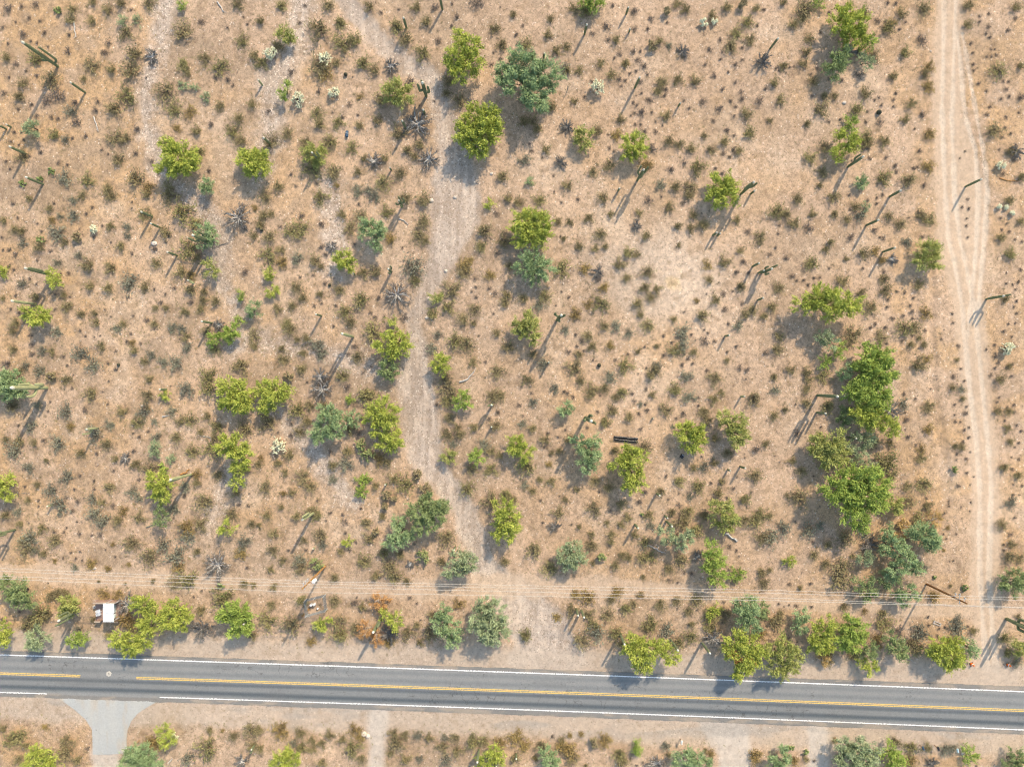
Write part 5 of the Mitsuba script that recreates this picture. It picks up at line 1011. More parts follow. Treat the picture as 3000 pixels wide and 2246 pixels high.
# ================= bushes: per survey tile, kind then x y r =================
BUSH = '''
00 O 615 75 45,920 80 45,1040 20 50,790 175 40,1070 270 70,1570 270 80,1150 450 75,1120 600 80,1085 820 80,965 930 70,1415 780 92,1490 940 75,1575 540 60,1610 610 45,1900 910 45,2000 1130 65,2080 350 60,1890 570 70,300 500 65,430 680 70,600 170 45,960 600 50,780 560 65,1000 1380 65,1150 1540 80,740 1560 60,1710 1310 60,1700 1130 50,2060 1020 50,1760 490 60,2190 480 50,50 490 45,190 720 45,150 830 50,470 1160 55,985 1190 70,1080 1190 45,2080 1210 50,920 1620 45,1440 1610 50,190 1340 55,2170 900 45,800 10 40,2040 30 60,1270 20 60,720 680 30
00 Y 1270 1610 48,1520 1100 38,1640 960 50
00 S 540 1530 68,560 1200 42,595 950 55
00 B 60 70 60,300 40 40,250 155 25,340 180 20,180 50 25,135 190 15,20 230 25,375 280 30,190 290 45,65 375 20,315 370 20,260 350 20,595 300 25,580 440 40,930 370 35,900 450 40,130 550 30,215 610 20,75 665 18,310 650 30,480 820 75,390 860 60,25 800 30,270 900 25,150 940 25,640 880 40,310 1000 25,435 1010 25,500 1020 22,120 1140 22,180 1140 18,90 1220 18,200 1205 18,160 1250 15,650 1050 50,820 950 35,840 875 25,735 1170 30,620 1190 25,1180 1110 38,345 1310 30,250 1345 20,50 1390 20,80 1455 18,500 1400 22,580 1420 20,875 1290 20,930 1330 15,1165 1320 30,1295 1390 35,1740 185 40,1965 240 18,2135 205 20,2100 145 15,2010 735 22,1860 660 35,1820 1070 40,1800 1470 30,1960 680 40,1130 80 20,410 400 15
01 O 210 40 55,540 230 92,720 180 60,740 370 80,850 345 70,540 570 95,910 540 70,1020 600 50,1210 210 70,1290 330 65,1440 440 68,1390 60 45,1470 180 50,40 180 45,40 530 60,180 390 50,690 540 45,1080 850 72,1230 1150 65,1050 1040 55,120 1220 65,270 1150 60,420 1230 48,640 1220 65,700 1050 55,820 1270 55,890 1080 42,660 1480 75,480 1450 80,1090 1570 68,1240 1490 58,190 1610 50,1110 1370 42,930 1370 35,880 1480 40,1300 1290 50,1410 1250 48,1370 1350 38,980 50 45,520 970 58,540 1070 52,1670 690 58,1760 860 55,2060 240 45,2130 370 55,2120 1520 58,620 40 60,1640 800 45
01 Y 890 830 28,600 640 55,700 1600 25
01 B 1080 110 25,1230 80 20,1690 30 20,1540 60 45,1730 140 35,1570 350 35,1690 220 25,300 620 45,540 790 32,100 960 28,880 990 18,740 1010 32,300 1500 25,345 1605 18,520 1580 20,420 40 22,375 190 22,2110 60 12,2050 455 15,2110 500 25,2030 555 25,1530 865 15,1900 20 70,1330 700 50,800 900 28
01 S 870 1620 40,970 1640 45
02 O 10 120 35,120 380 55,330 160 38,310 300 42,380 430 42,470 400 38,535 70 42,1510 70 48,1430 30 38,1730 130 42,1860 60 48,2040 180 55,1940 280 58,1900 380 68,2060 340 48,640 85 75,900 340 42,1280 350 42,985 540 38,860 640 48,940 1030 42,740 1130 48,345 920 58,580 600 38,480 600 42,770 540 38,540 870 32,840 1430 52,700 1480 42,290 1290 42,2060 1140 58,2030 980 52,1840 1220 48,1720 1290 42,1960 1300 42,1550 1280 48,1600 1440 68,1360 1210 52,1450 1240 42,1660 1170 32,1430 680 48,1590 700 48,1300 700 55,1260 780 45,1340 1000 45,480 1600 45,1540 1610 58,1420 1610 52,2110 70 38,220 1110 48,170 1040 55,100 1050 45
02 Y 900 1165 50,1170 1420 62,990 540 30
02 S 1290 1590 52,1360 390 34,110 1380 55,460 580 50
02 B 820 220 48,700 285 28,830 340 28,870 45 28,1060 90 45,1060 250 28,1175 245 25,1200 155 36,1340 190 18,1050 440 38,1110 440 20,930 460 28,885 500 20,1090 510 32,1140 565 42,1075 610 25,1020 630 22,1170 640 25,980 690 25,945 740 22,930 680 32,1110 700 28,1120 800 20,1330 770 28,1320 820 24,1190 860 38,1050 880 24,1080 905 20,1130 960 50,1060 970 20,1065 1075 20,1115 1070 22,1145 1130 34,1240 1135 25,1210 965 20,1240 1045 15,1710 420 34,1800 340 24,1815 450 20,1800 510 22,1670 555 20,1930 555 34,1990 515 20,1990 410 20,1930 710 25,1820 770 28,1890 870 25,1930 920 18,1920 1000 20,1800 930 42,1980 790 28,1990 850 34,2140 870 42,2190 760 28,1740 1040 24,1860 1120 34,1920 1165 24,1920 1290 34,1830 1320 28,1820 1490 28,1880 1350 24,1760 1450 24,1380 1460 42,1490 1400 38,840 1275 20,880 1305 15,150 1240 15,170 1300 25,260 1360 15,1210 1280 62,95 220 20,40 380 15,40 290 20,690 700 20,2120 220 24,2180 80 24,1750 650 34,1870 620 18,1530 930 20,1650 870 38,630 830 24
03 O 230 210 48,140 20 38,300 150 48,360 330 42,400 700 48,310 550 42,110 860 46,460 940 70,490 820 38,850 800 52,780 940 60,840 110 58,1050 230 60,1160 110 46,1370 60 65,1360 630 42,1250 890 46,1200 1030 42,1230 1550 70,1020 1210 52,1000 1540 65,370 1360 55,1090 650 42,920 470 62,340 450 42,1190 450 55,2010 600 70,1960 1120 70,2190 570 38,60 720 46,860 1190 65,480 1480 46,500 1270 55,340 1060 38,20 1040 28,2100 1300 46,1740 40 46,1730 210 42,450 1600 32,580 830 34,2150 60 46,150 560 28,130 570 34,2190 1520 46,330 60 90,870 1230 50
03 Y 1400 575 48,1395 735 55,1415 1150 55,1395 1430 55,1080 190 35
03 B 530 105 28,950 170 36,1040 20 25,1110 20 25,1020 180 25,1140 250 20,1190 190 15,420 590 18,370 640 18,190 580 18,225 575 15,70 590 18,95 610 15,155 630 12,640 690 30,530 685 18,790 640 42,385 830 18,860 960 18,925 860 18,960 840 18,985 905 22,1090 860 22,1090 915 22,1110 800 24,850 1050 24,970 1050 42,1340 980 40,1340 340 55,1270 1110 18,1310 1300 28,1250 1450 15,1265 1455 18,1290 1440 18,1110 1480 25,1100 1430 30,880 1365 22,1020 1360 24,870 1280 24,525 1050 18,625 1030 18,455 280 18,1830 140 18,1830 185 20,1905 230 25,1910 115 18,1885 290 20,1920 320 22,1755 370 22,1770 455 20,1775 555 22,1780 605 18,1820 720 22,1930 425 15,1960 425 15,1895 485 18,1930 485 18,1975 470 18,2075 260 28,2140 160 24,1910 605 14,2035 700 20,2080 705 18,2060 770 25,2020 850 22,2090 830 24,1890 785 18,1920 920 22,1890 990 24,2060 1010 18,2170 970 18,2190 840 42,2050 1100 18,2100 1150 24,2000 1290 18,2130 1380 24,1705 1305 14,1660 1365 14,830 1280 28,2030 1500 28,1350 1600 28,2025 1185 20
10 O 700 30 38,240 50 34,420 140 34,1550 170 95,1680 270 65,1230 190 55,940 290 42,1040 460 48,1420 350 48,555 430 38,180 340 46,120 320 38,330 470 55,1620 490 85,1690 560 48,1340 610 48,950 650 52,750 640 70,1240 820 46,930 830 52,770 820 48,1560 690 55,1630 840 55,1750 860 38,1750 930 42,1730 1010 42,1860 940 48,1590 1030 42,1780 1200 52,1600 1250 42,1840 1350 58,870 1330 42,1160 1370 42,1240 1460 38,2070 1490 72,1800 1590 68,570 990 50,830 1130 38,1060 1140 34,1330 1140 38,1340 1000 28,1430 1000 34,690 1050 42,815 1050 32,440 1380 34,110 1360 38,560 1620 48,150 1550 48,300 900 45,550 890 32,2180 1240 58,2190 1330 38,130 1130 42,100 1200 38,940 30 52,1260 20 42,1440 20 75,30 240 38,20 920 28,2190 380 38,1290 1620 38
10 Y 1640 710 45,440 240 34,2200 140 28,1140 1300 30
10 S 620 70 42,1090 300 42,1095 380 34,480 360 75,185 440 46,1100 775 85,490 610 40,670 545 40,1480 1170 46,1560 1180 46,1610 1340 52,1510 1480 66,680 1390 75,790 1500 68,1300 1410 46,480 1210 52,1000 1180 46,350 1370 46,210 1500 42,330 1540 56,510 210 34,620 200 55,180 790 46,1400 1470 50
10 B 105 100 28,460 95 20,795 130 20,740 190 20,320 270 15,150 220 18,355 340 20,685 320 12,810 390 24,1135 85 15,1135 140 15,880 290 20,955 435 12,1135 530 20,430 510 24,25 500 18,75 500 22,130 540 36,320 590 18,75 640 24,115 670 20,590 700 20,255 750 20,310 795 15,520 710 20,1425 880 18,1430 430 20,1465 380 20,1330 490 36,1500 830 28,1330 840 20,600 905 15,470 880 20,130 890 24,475 1010 18,90 1010 18,260 1240 24,160 1040 22,690 1200 22,735 1245 15,815 1250 12,865 1240 12,905 1015 12,955 1075 12,1150 1070 15,1260 1110 28,1130 1225 18,1095 1290 24,1215 1305 20,1000 1375 18,540 1420 24,265 1400 36,270 1320 24,580 1495 15,630 1580 15,940 1630 15,50 1480 50,1380 960 28,1645 950 32,1100 910 18,15 390 18,1000 1530 26,935 1480 15,2110 690 40
11 O 70 40 58,540 40 68,740 190 42,910 210 58,1290 50 58,1450 80 76,1450 250 66,1410 370 66,1130 180 56,800 310 56,380 320 75,290 340 56,60 200 46,130 185 34,100 540 72,210 500 38,500 600 58,560 640 34,920 690 52,1040 690 62,1370 760 58,1790 700 56,1960 330 72,1940 470 56,2180 60 48,720 850 52,340 820 52,900 930 75,400 910 46,310 980 42,760 1030 66,820 1120 52,180 1010 42,260 1140 56,290 1190 52,210 1350 38,230 1440 52,350 1275 34,400 1390 38,430 1260 42,390 1530 52,870 1420 52,1000 1210 80,740 1590 56,1700 850 76,1650 1000 62,1520 1060 60,1790 1100 52,1890 1010 56,1720 1280 75,1820 1310 66,1870 1470 42,1640 1610 56,2080 1550 66,2080 1220 38,2180 1340 52,2170 890 46,2190 640 38,550 880 38,1880 1140 34,30 290 46,2150 430 75,2150 960 42,110 380 60,1460 420 40
11 Y 220 600 55,1160 400 52,1800 630 60,2020 720 46,1850 590 38
11 S 350 570 56,1360 640 95,520 1320 66,560 1400 56,880 10 38,1020 30 56,1570 1230 42,1510 1350 55,660 450 0
11 B 890 105 20,210 300 20,390 205 34,560 275 36,560 470 34,600 540 28,690 980 20,590 790 28,380 735 15,490 720 18,850 450 24,500 980 20,565 960 18,985 1045 22,1030 1080 24,1105 1075 20,670 1160 20,790 1400 22,1060 910 28,1890 750 20,1900 820 24,1900 910 24,1860 860 15,2010 835 20,2050 1050 15,2080 190 36,1310 600 24,990 1510 18,1925 1240 15,1980 1470 18,2080 525 42,850 1330 34,920 1560 20,2060 880 28,1280 1080 46,440 1640 18
12 O 240 70 56,55 90 46,790 50 48,1100 180 34,850 190 34,1570 200 46,1530 30 46,1430 290 42,1545 310 46,770 360 52,1160 375 46,580 470 46,500 260 34,400 250 38,450 400 28,720 490 34,810 470 34,1000 530 56,1080 540 38,930 630 56,1180 690 58,990 740 42,430 660 72,1150 820 52,1250 840 42,1200 910 46,1090 960 52,770 960 72,1840 610 56,1710 760 38,1980 810 52,1770 930 46,1640 1060 62,800 1160 46,1180 1150 56,690 1330 46,1410 1370 56,970 1500 66,550 1520 70,1240 1530 56,1200 1590 52,1760 1600 62,130 1620 52,580 1400 38,1860 1450 28,2080 1020 56,2020 1060 38,1250 1330 24,1660 280 52,280 900 56,100 920 42,2180 1070 38,2150 390 56,1970 510 34,1440 460 24,180 1400 42,1950 240 38,660 220 46,1360 130 46,1400 1100 34,1090 1380 28,1570 1380 38,660 1240 46,1110 1060 38,590 1630 46
12 Y 630 660 48,800 820 46,660 970 38,550 1060 56,1690 630 42,1600 940 28,850 1330 40
12 S 900 1160 54,1010 1220 46,1480 1220 75,1480 1340 56,270 1480 58,850 1600 58,1260 1500 46,1510 1590 58,1960 1150 52,460 1190 42,230 980 56
12 B 1480 95 28,1180 70 46,570 60 24,430 90 18,1290 40 20,2040 340 34,1940 690 36,2000 600 34,2050 700 34,1830 880 30,1990 960 24,1740 870 12,1680 880 15,1790 780 12,1840 1010 34,1490 1035 18,1670 1290 46,1870 1140 24,1550 1230 20,1660 1190 15,1690 1215 18,1750 1290 20,1585 1280 12,1310 1240 20,1145 1335 20,1380 1300 20,1000 1400 15,890 1450 20,1160 1520 20,1090 1570 12,1310 1410 28,1490 1400 20,1520 1440 20,1560 1480 20,1470 1490 28,1680 1540 20,1940 1330 28,1860 1380 20,550 1230 24,600 1280 28,560 1330 24,490 1380 28,740 760 36,380 980 12,490 910 18,430 860 15,1970 1520 36,2030 1540 36,620 1370 15,2190 1390 34,700 1450 18
13 O 260 60 52,90 170 72,570 40 52,390 195 38,580 185 42,160 190 46,230 270 52,690 240 38,540 430 38,500 490 34,830 530 52,380 610 66,1150 280 56,1050 210 42,1340 200 56,1400 240 56,1020 850 52,1010 750 46,650 770 52,810 870 42,900 990 66,1190 1180 70,1270 1170 55,990 1250 56,740 1240 80,100 830 56,40 990 46,100 1250 42,80 1360 52,200 1540 42,340 1560 42,60 1590 38,1310 1500 66,1310 800 46,2110 540 62,2090 70 46,2020 390 42,2060 920 42,1310 1260 28,1240 1320 38,1350 1320 34,480 1590 56,760 130 46,2010 1620 46,2190 250 38,350 1620 38,680 580 28,2090 1500 28,1640 1450 22
13 Y 1370 1050 52,990 590 42,930 510 42,1380 1440 38
13 S 1210 430 52,800 200 56
13 B 360 310 50,720 390 42,100 290 18,90 360 20,70 480 24,15 540 24,160 570 36,210 730 28,250 765 18,310 760 18,400 740 20,450 740 15,350 800 24,400 800 20,530 660 18,860 75 24,940 50 20,990 25 20,940 100 20,705 155 15,820 660 20,1000 690 28,920 330 34,970 390 20,1000 400 22,1330 390 28,1220 220 15,1300 180 24,1180 870 24,1255 915 20,1115 860 20,1040 930 24,1030 990 22,1230 980 24,1250 1030 28,1170 1070 22,1250 1090 20,1080 1090 24,1020 1170 28,930 1140 24,890 1170 24,880 1290 24,1030 1310 18,970 1320 18,1360 1195 18,1160 1290 22,1500 1270 18,1730 60 18,1680 130 18,1740 140 24,1720 230 16,1720 290 20,1730 390 16,2010 225 20,2060 275 18,2020 325 18,2085 340 18,2135 410 15,2190 430 18,2060 790 18,2140 840 15,2150 940 20,2125 990 15,2150 1050 18,2080 1140 18,2140 1130 18,2040 1200 22,2110 1250 18,1960 1320 20,1890 1360 18,2140 1330 24,1970 1420 28,2000 1470 24,1970 1520 24,2115 1490 24,1930 1580 24,2110 1590 24,2160 770 12,2190 670 18,1650 1330 24,1590 1050 18,1600 1130 18,1670 1525 15,1610 1590 28,1700 1630 18,1520 1190 10,1250 1240 20,700 30 20
20 O 90 200 66,780 80 70,1270 100 56,1050 250 46,1180 340 56,1630 320 56,1560 330 42,1790 40 80,1790 280 38,1870 370 56,1860 470 46,1520 460 52,1730 420 38,290 510 34,915 520 52,690 600 46,160 500 46,1000 650 38,1165 695 52,1280 740 66,1650 590 56,1820 570 75,320 870 34,930 890 56,1880 790 46,1700 860 38,1760 1020 80,1720 1220 62,1990 1130 62,1010 1180 52,1190 1170 56,200 1420 75,460 1360 66,350 1250 46,1120 1380 76,1280 1490 80,1700 1450 38,2040 940 46,30 1140 46,170 1210 38,2100 400 75,40 480 38,880 1030 34,2170 1210 38,240 1010 28,390 660 28,370 1470 38,1990 560 45,2110 740 50
20 Y 600 370 42,1690 790 46,1600 1240 75,1060 1100 42,1530 1590 46,780 1560 46,930 1600 34,2080 1470 56,470 1530 22,1110 1560 22,970 1390 22,1270 215 30
20 S 1230 240 66,550 240 66,1600 50 70,800 430 76,480 520 70,250 370 58,320 190 46,940 360 46,1345 460 46,100 580 80,230 730 54,1480 240 46,560 810 66,430 920 60,500 1050 80,1130 940 56,1190 990 42,790 1000 52,1590 890 52,1600 1330 76,800 1130 66,880 1190 66,240 1340 80,290 1440 46,1400 1400 66,1510 1490 85,2100 1380 70,140 1110 42,1500 1090 52,1330 330 34,640 1590 34
20 B 620 45 15,885 70 12,730 230 36,930 180 15,410 240 18,430 160 15,155 365 18,375 490 28,1280 410 20,1150 430 15,1200 460 24,1150 580 28,830 605 22,980 755 18,1200 830 20,690 795 18,810 840 20,640 910 18,330 1010 18,330 1060 16,665 1020 28,810 910 20,210 890 20,320 1125 12,620 1100 24,970 1060 28,1590 970 28,245 1205 14,660 1195 14,410 1245 12,570 1245 16,460 1280 24,550 1285 16,680 1300 24,790 1310 16,860 1310 30,690 1450 18,610 1460 16,545 1505 14,655 1510 16,710 1525 14,995 1495 16,2060 1050 20,2140 1060 20,2150 950 12,2130 1590 20
21 O 940 100 95,350 230 75,460 190 42,590 200 52,440 330 46,370 420 52,800 400 52,790 590 52,660 710 46,1130 680 46,400 810 60,460 890 52,310 950 38,70 900 56,290 620 46,20 690 38,190 690 38,250 770 34,940 1200 56,1030 890 42,1190 830 46,1280 880 85,980 1350 56,560 1310 56,460 1110 66,530 1140 56,350 1150 46,220 1070 34,90 1140 46,150 1300 46,140 1440 56,20 1220 28,410 1350 34,1090 1150 38,930 1540 60,1100 1470 56,1150 1600 75,1640 1330 75,1600 1540 46,1820 910 70,1650 440 52,1760 440 52,1890 380 46,2070 370 46,1740 380 34,2030 590 42,2020 740 60,1860 730 56,1690 640 0,1660 50 85,1650 150 66,1660 290 56,2040 1020 76,2160 960 66,2150 1540 46,2040 110 66,2110 100 50,730 1450 34,100 330 75,230 1530 38,1240 1480 46,120 1610 34,2110 620 34,380 1600 60
21 Y 1060 650 56,235 950 30,40 640 22
21 S 770 700 66,660 830 46,570 1400 46,370 1530 60,1700 530 38,1970 530 56,520 20 0
21 B 780 40 42,300 350 22,190 420 15,300 450 34,640 590 28,640 1120 20,745 1135 24,905 1080 18,605 1185 18,770 1200 34,1560 180 28,2010 310 24,2090 250 28,430 1440 24,770 1290 20,280 1440 20,530 1010 15,860 1370 18,800 1440 24,880 430 40,900 300 35
22 O 700 60 56,680 100 42,800 40 42,950 70 56,900 120 38,1210 100 34,880 240 56,1015 290 46,1420 60 66,1330 230 56,1660 240 46,1690 310 46,1750 130 46,2100 120 70,1810 80 34,800 340 56,285 490 46,180 390 42,500 480 52,410 580 34,345 600 24,130 720 75,340 840 42,240 830 34,180 930 38,560 920 28,720 840 42,830 900 46,1150 560 62,890 570 46,1440 840 56,1610 890 66,1570 730 38,1750 690 38,1790 950 52,2010 1000 56,1810 850 34,2110 800 66,1750 480 46,1870 600 42,2190 520 38,710 1080 60,410 1120 56,460 1000 28,940 1040 46,1180 1130 46,1390 1110 46,1290 930 38,1520 1110 56,1490 1200 75,1580 1270 66,1660 1140 46,1000 1160 38,940 1220 38,1060 1310 42,860 1300 38,860 1370 38,690 1300 34,820 1200 28,1150 1370 56,690 1400 56,200 1430 80,950 1480 38,1010 1500 42,1190 1500 56,1120 1520 46,890 1570 46,1460 1520 70,1350 1600 46,2010 1180 52,2110 1190 66,2170 1340 70,2150 1140 56,2160 1630 46,330 1600 66,580 1240 28,20 1000 34,700 1550 24
22 Y 320 700 30,460 1560 24
22 S 370 40 46,185 165 46,1110 180 28,1530 120 62,90 350 42,110 880 40,1660 720 52,1200 1230 42,1540 980 36,1390 375 24
22 B 2110 570 50,450 70 24,480 85 20,530 120 22,60 190 24,165 80 18,1040 90 24,1060 150 20,1150 180 18,1170 230 28,740 240 22,1160 50 22,1480 260 34,1420 300 18,1100 260 24,1610 190 20,1610 120 18,95 275 12,310 430 22,400 460 20,460 400 15,650 380 18,280 550 24,250 1010 18,265 1200 18,515 1215 15,850 1100 18,755 935 18,1330 800 18,1440 950 15,1440 1050 28,1640 630 18,1110 395 20,1860 990 24,1740 1020 36,1720 860 24,1810 860 28,1910 910 24,2070 940 24,1680 1140 36,2010 640 12,1880 1410 24,1940 1440 20,1490 1630 24,1550 1640 28,1960 1490 12,1150 940 36,1130 870 18,1350 1000 15,2200 320 10,1100 1020 34
23 O 340 50 38,340 170 46,60 280 42,150 220 34,530 190 66,1400 200 52,1330 650 42,1060 690 95,1080 800 56,1360 870 62,1210 890 42,1230 1030 56,280 980 85,220 670 38,300 760 46,20 1140 34,520 1390 42,680 1340 80,650 1580 85,500 1560 46,400 1480 46,730 1490 28,2050 720 46,2170 790 42,2030 1220 46,2100 1500 62,2180 1510 38,1600 40 34,1690 130 28,1680 550 34,1620 540 28,1990 240 38,2090 240 34,950 800 46,1060 510 38,930 500 56,170 970 24,2110 1390 38,2100 500 34,2080 380 38,20 1610 28,1380 1060 46,1310 1180 66,1010 690 60
23 Y 1390 400 48,1330 570 38,1560 1250 22,1520 1440 18
23 S 70 60 46,150 1250 66,360 1270 70,450 1230 42,40 1330 75,2110 1030 56,1680 50 38,1180 180 52,840 1300 62,1360 1590 36
23 B 1410 45 15,1275 130 16,1180 90 24,1200 315 34,1190 250 15,1190 400 15,1150 400 15,1220 465 34,1280 530 18,1100 545 15,1720 200 18,1710 260 28,1615 185 18,1615 270 15,1620 330 18,1665 330 15,1700 400 24,1740 380 18,1740 465 24,1690 510 24,1750 590 14,1635 610 22,1630 660 14,1715 650 18,1650 885 28,1745 875 12,1720 770 18,1780 805 12,1980 160 18,2000 120 14,2070 205 20,2130 185 22,2130 250 18,2050 320 18,2155 360 18,2190 410 22,2135 550 14,2170 510 18,2105 635 12,2170 655 18,2115 740 24,2120 870 14,2200 880 20,2120 960 18,2170 960 12,2130 1160 20,2095 1305 28,2040 1390 18,2040 1440 20,1755 1025 16,1670 1065 12,1745 1100 12,1530 1120 18,1570 1060 14,1570 1020 14,1675 1165 10,1520 1300 14,1545 1340 14,1630 1300 14,1570 1535 12,1605 1530 12,240 180 14,460 375 18,260 430 42,395 800 14,60 625 10,100 680 10,240 1190 12,390 1370 18,730 1480 18,1370 990 18,1060 480 30
30 O 430 180 56,330 350 95,250 400 70,490 160 45,1620 50 80,1500 70 56,1730 310 52,1920 210 90,230 430 56,390 350 66,1780 1500 90,2010 1390 46,2150 1340 66,2170 1480 46,150 1400 75,70 1440 56,210 1470 42,550 1440 66,550 1550 75,660 1600 46,1270 1460 46,150 1600 46,1810 1340 34,20 1330 38,1130 460 56,2180 520 46,930 520 38,2110 70 38,2190 80 28,560 150 42,800 380 27,850 50 16,1085 70 14,1320 50 24
30 Y 890 170 46,1015 170 42,1080 390 80,1310 1450 70,1920 1340 18,380 1310 32
30 S 1610 1590 60,670 480 50,300 470 45
30 B 1740 130 15,1670 185 15,750 1500 24,210 460 36,15 380 24,415 65 10
31 O 90 400 75,300 430 95,130 250 38,150 100 34,380 220 56,680 220 56,680 20 42,700 400 66,850 460 56,730 530 85,1300 500 62,1390 430 38,1410 580 38,1500 510 66,1530 350 56,910 280 38,1030 10 46,1190 20 56,1300 50 34,380 1370 52,480 1430 42,560 1450 42,630 1390 46,380 1500 56,740 1420 42,820 1500 76,910 1580 42,1190 1370 46,1210 1460 70,1280 1380 38,1490 1410 42,1610 1480 56,1720 1400 42,1730 1520 52,1870 1450 80,1970 1430 46,1160 1540 34,1290 1600 46,20 1340 46,30 1500 46,560 1620 46,490 1510 34
31 Y 470 580 46,1140 590 50,200 1340 80,850 1340 56,900 1400 46,2110 1460 56,1750 250 45
31 S 1390 1390 46,1410 1590 38,1640 1600 56,1630 1400 36,320 1460 42
31 B 1325 195 22,850 240 36,870 190 15,955 210 12,1390 240 15,1420 385 12,1150 215 20
32 O 860 210 42,1050 250 34,980 280 56,1280 250 52,1420 220 46,1600 220 66,1520 310 42,820 350 56,660 350 56,510 300 56,600 570 76,700 430 56,1210 420 66,1170 460 45,1550 540 62,1440 580 56,900 500 66,960 600 56,1720 360 66,1550 420 38,120 530 62,20 1580 50,260 1470 56,520 1590 56,940 1550 70,950 1620 66,1670 1510 24,430 1420 28,1360 1550 24,640 1640 24,1840 330 56,2180 350 46,2180 70 56,1720 460 56,1130 10 24
32 Y 390 370 42,660 190 70,550 160 42,910 150 56,1110 170 34,40 1410 75,110 1480 56,420 1480 52,490 1510 76,810 1430 66,1720 1540 38,200 1580 28,2150 500 56,2110 1560 66,500 1385 26,600 1375 28
32 S 730 500 80,1340 480 66,1330 1480 46
32 B 1600 295 15,1430 285 12,1830 230 18,1360 40 24,1130 1615 18,1080 1640 18,1030 1580 15,350 1390 24
33 O 70 400 75,110 340 42,640 40 100,660 270 38,1000 330 46,1010 430 75,1240 600 66,1300 640 56,1780 480 42,2060 550 56,2170 360 28,740 700 56,280 110 28,1250 1490 62,1390 1490 46,1110 1440 46,1580 90 18,2080 680 56,330 1590 28
33 Y 1440 180 56,960 560 66,520 720 60,840 310 25,850 520 38,1240 1620 56,230 1600 46,580 1430 28
33 S 1320 500 85,1640 400 56,1650 470 75,1540 1510 56,1600 1500 52,2150 760 52
33 B 1130 480 56,190 75 22,370 70 24,250 265 24,95 245 18,185 255 15,380 270 20,140 270 10,1385 360 18,1390 430 18,1465 520 20,1730 440 18,1530 445 18,1480 460 18,400 1600 20
'''
def sprig(kind, v):
    """A bush about 1 m in radius: stems fanning from the root, leaf sprays along their outer halves."""
    r = np.random.default_rng(1000 + 17 * v + ord(kind)); st, lf = MB(), MB()
    ns, top, per = {'O': (21, .72, 21), 'S': (17, .62, 21), 'Y': (19, .65, 21), 'B': (13, .7, 13)}[kind]
    el = r.uniform(.75, 1.2); ax = r.uniform(0, 6.3)
    for i in range(ns):
        a = i * 2.4 + r.normal() * .35; inc = r.uniform(.1, 1.3) ** .75; L = r.uniform(.72, 1.08)
        q = 1 + (el - 1) * math.cos(a - ax) ** 2
        e = np.array([math.sin(inc) * math.cos(a) * q, math.sin(inc) * math.sin(a) * q, math.cos(inc) * top + .12]) * L
        Pt, Rr = limb([r.normal() * .06, r.normal() * .06, -.05], e, .028, .012, r, 4, .08); st.add(*tube(Pt, Rr, 3, cap=False))
        k = r.uniform(.3 if kind in 'OY' else .25, 1.18, per); C = np.outer(k, e) + r.normal(size=(per, 3)) * (.15 if kind != 'B' else .17)
        D = unit(e) + r.normal(size=(per, 3)) * (.55 if kind in 'OY' else .9); C[:, 2] = np.maximum(C[:, 2], .06)
        L_ = r.uniform(.14, .30, per) * (1.2 if kind == 'B' else 1) * (1.0 if kind != 'S' else .85); lf.add(*leaves(C, D, L_, L_ * {'O': .30, 'S': .42, 'Y': .34, 'B': .34}[kind], r))
    return st.mesh(), lf.mesh()
NV = 6; KEYS = dict(O='creosote_bush', Q='creosote_bush', S='sage_bush', Y='ochre_bush', B='bursage_shrub')
LOOK = dict(O='olive-brown bush', S='grey-green bush', Y='ochre bush', B='dark shrub')
GRP = dict(O='olive-brown bushes', S='grey-green bushes', Y='ochre bushes', B='small dark shrubs')
PROTO = {}
for k in 'OSYB':
    for v in range(NV):
        st, lf = sprig(k, v); PROTO[k, v] = (st, lf, mikit.ply(st, 'twig'), mikit.ply(lf, 'bush_' + k), mikit.ply(lf, 'bush_Q') if k == 'O' else None)
items = {k: [] for k in 'OSYB'}
for row in BUSH.strip().split('\n'):
    tile, k, lst = row.split(' ', 2)
    for t in lst.split(','):
        x, y, r_ = (float(q) for q in t.split())
        if r_ > 0:
            R = r_ * MPP / ZM * (1.28 if k in 'OSY' else 1.08); X, Y = at(tile, x, y, .45 * R); items[k].append((X, Y, R))
DIRS = ['right of', 'above right of', 'above', 'above left of', 'left of', 'below left of', 'below', 'below right of']
CAP = dict(O=300, S=300, Y=300, B=300); MASS = {k: [] for k in 'OSYB'}
rb = random.Random(5)
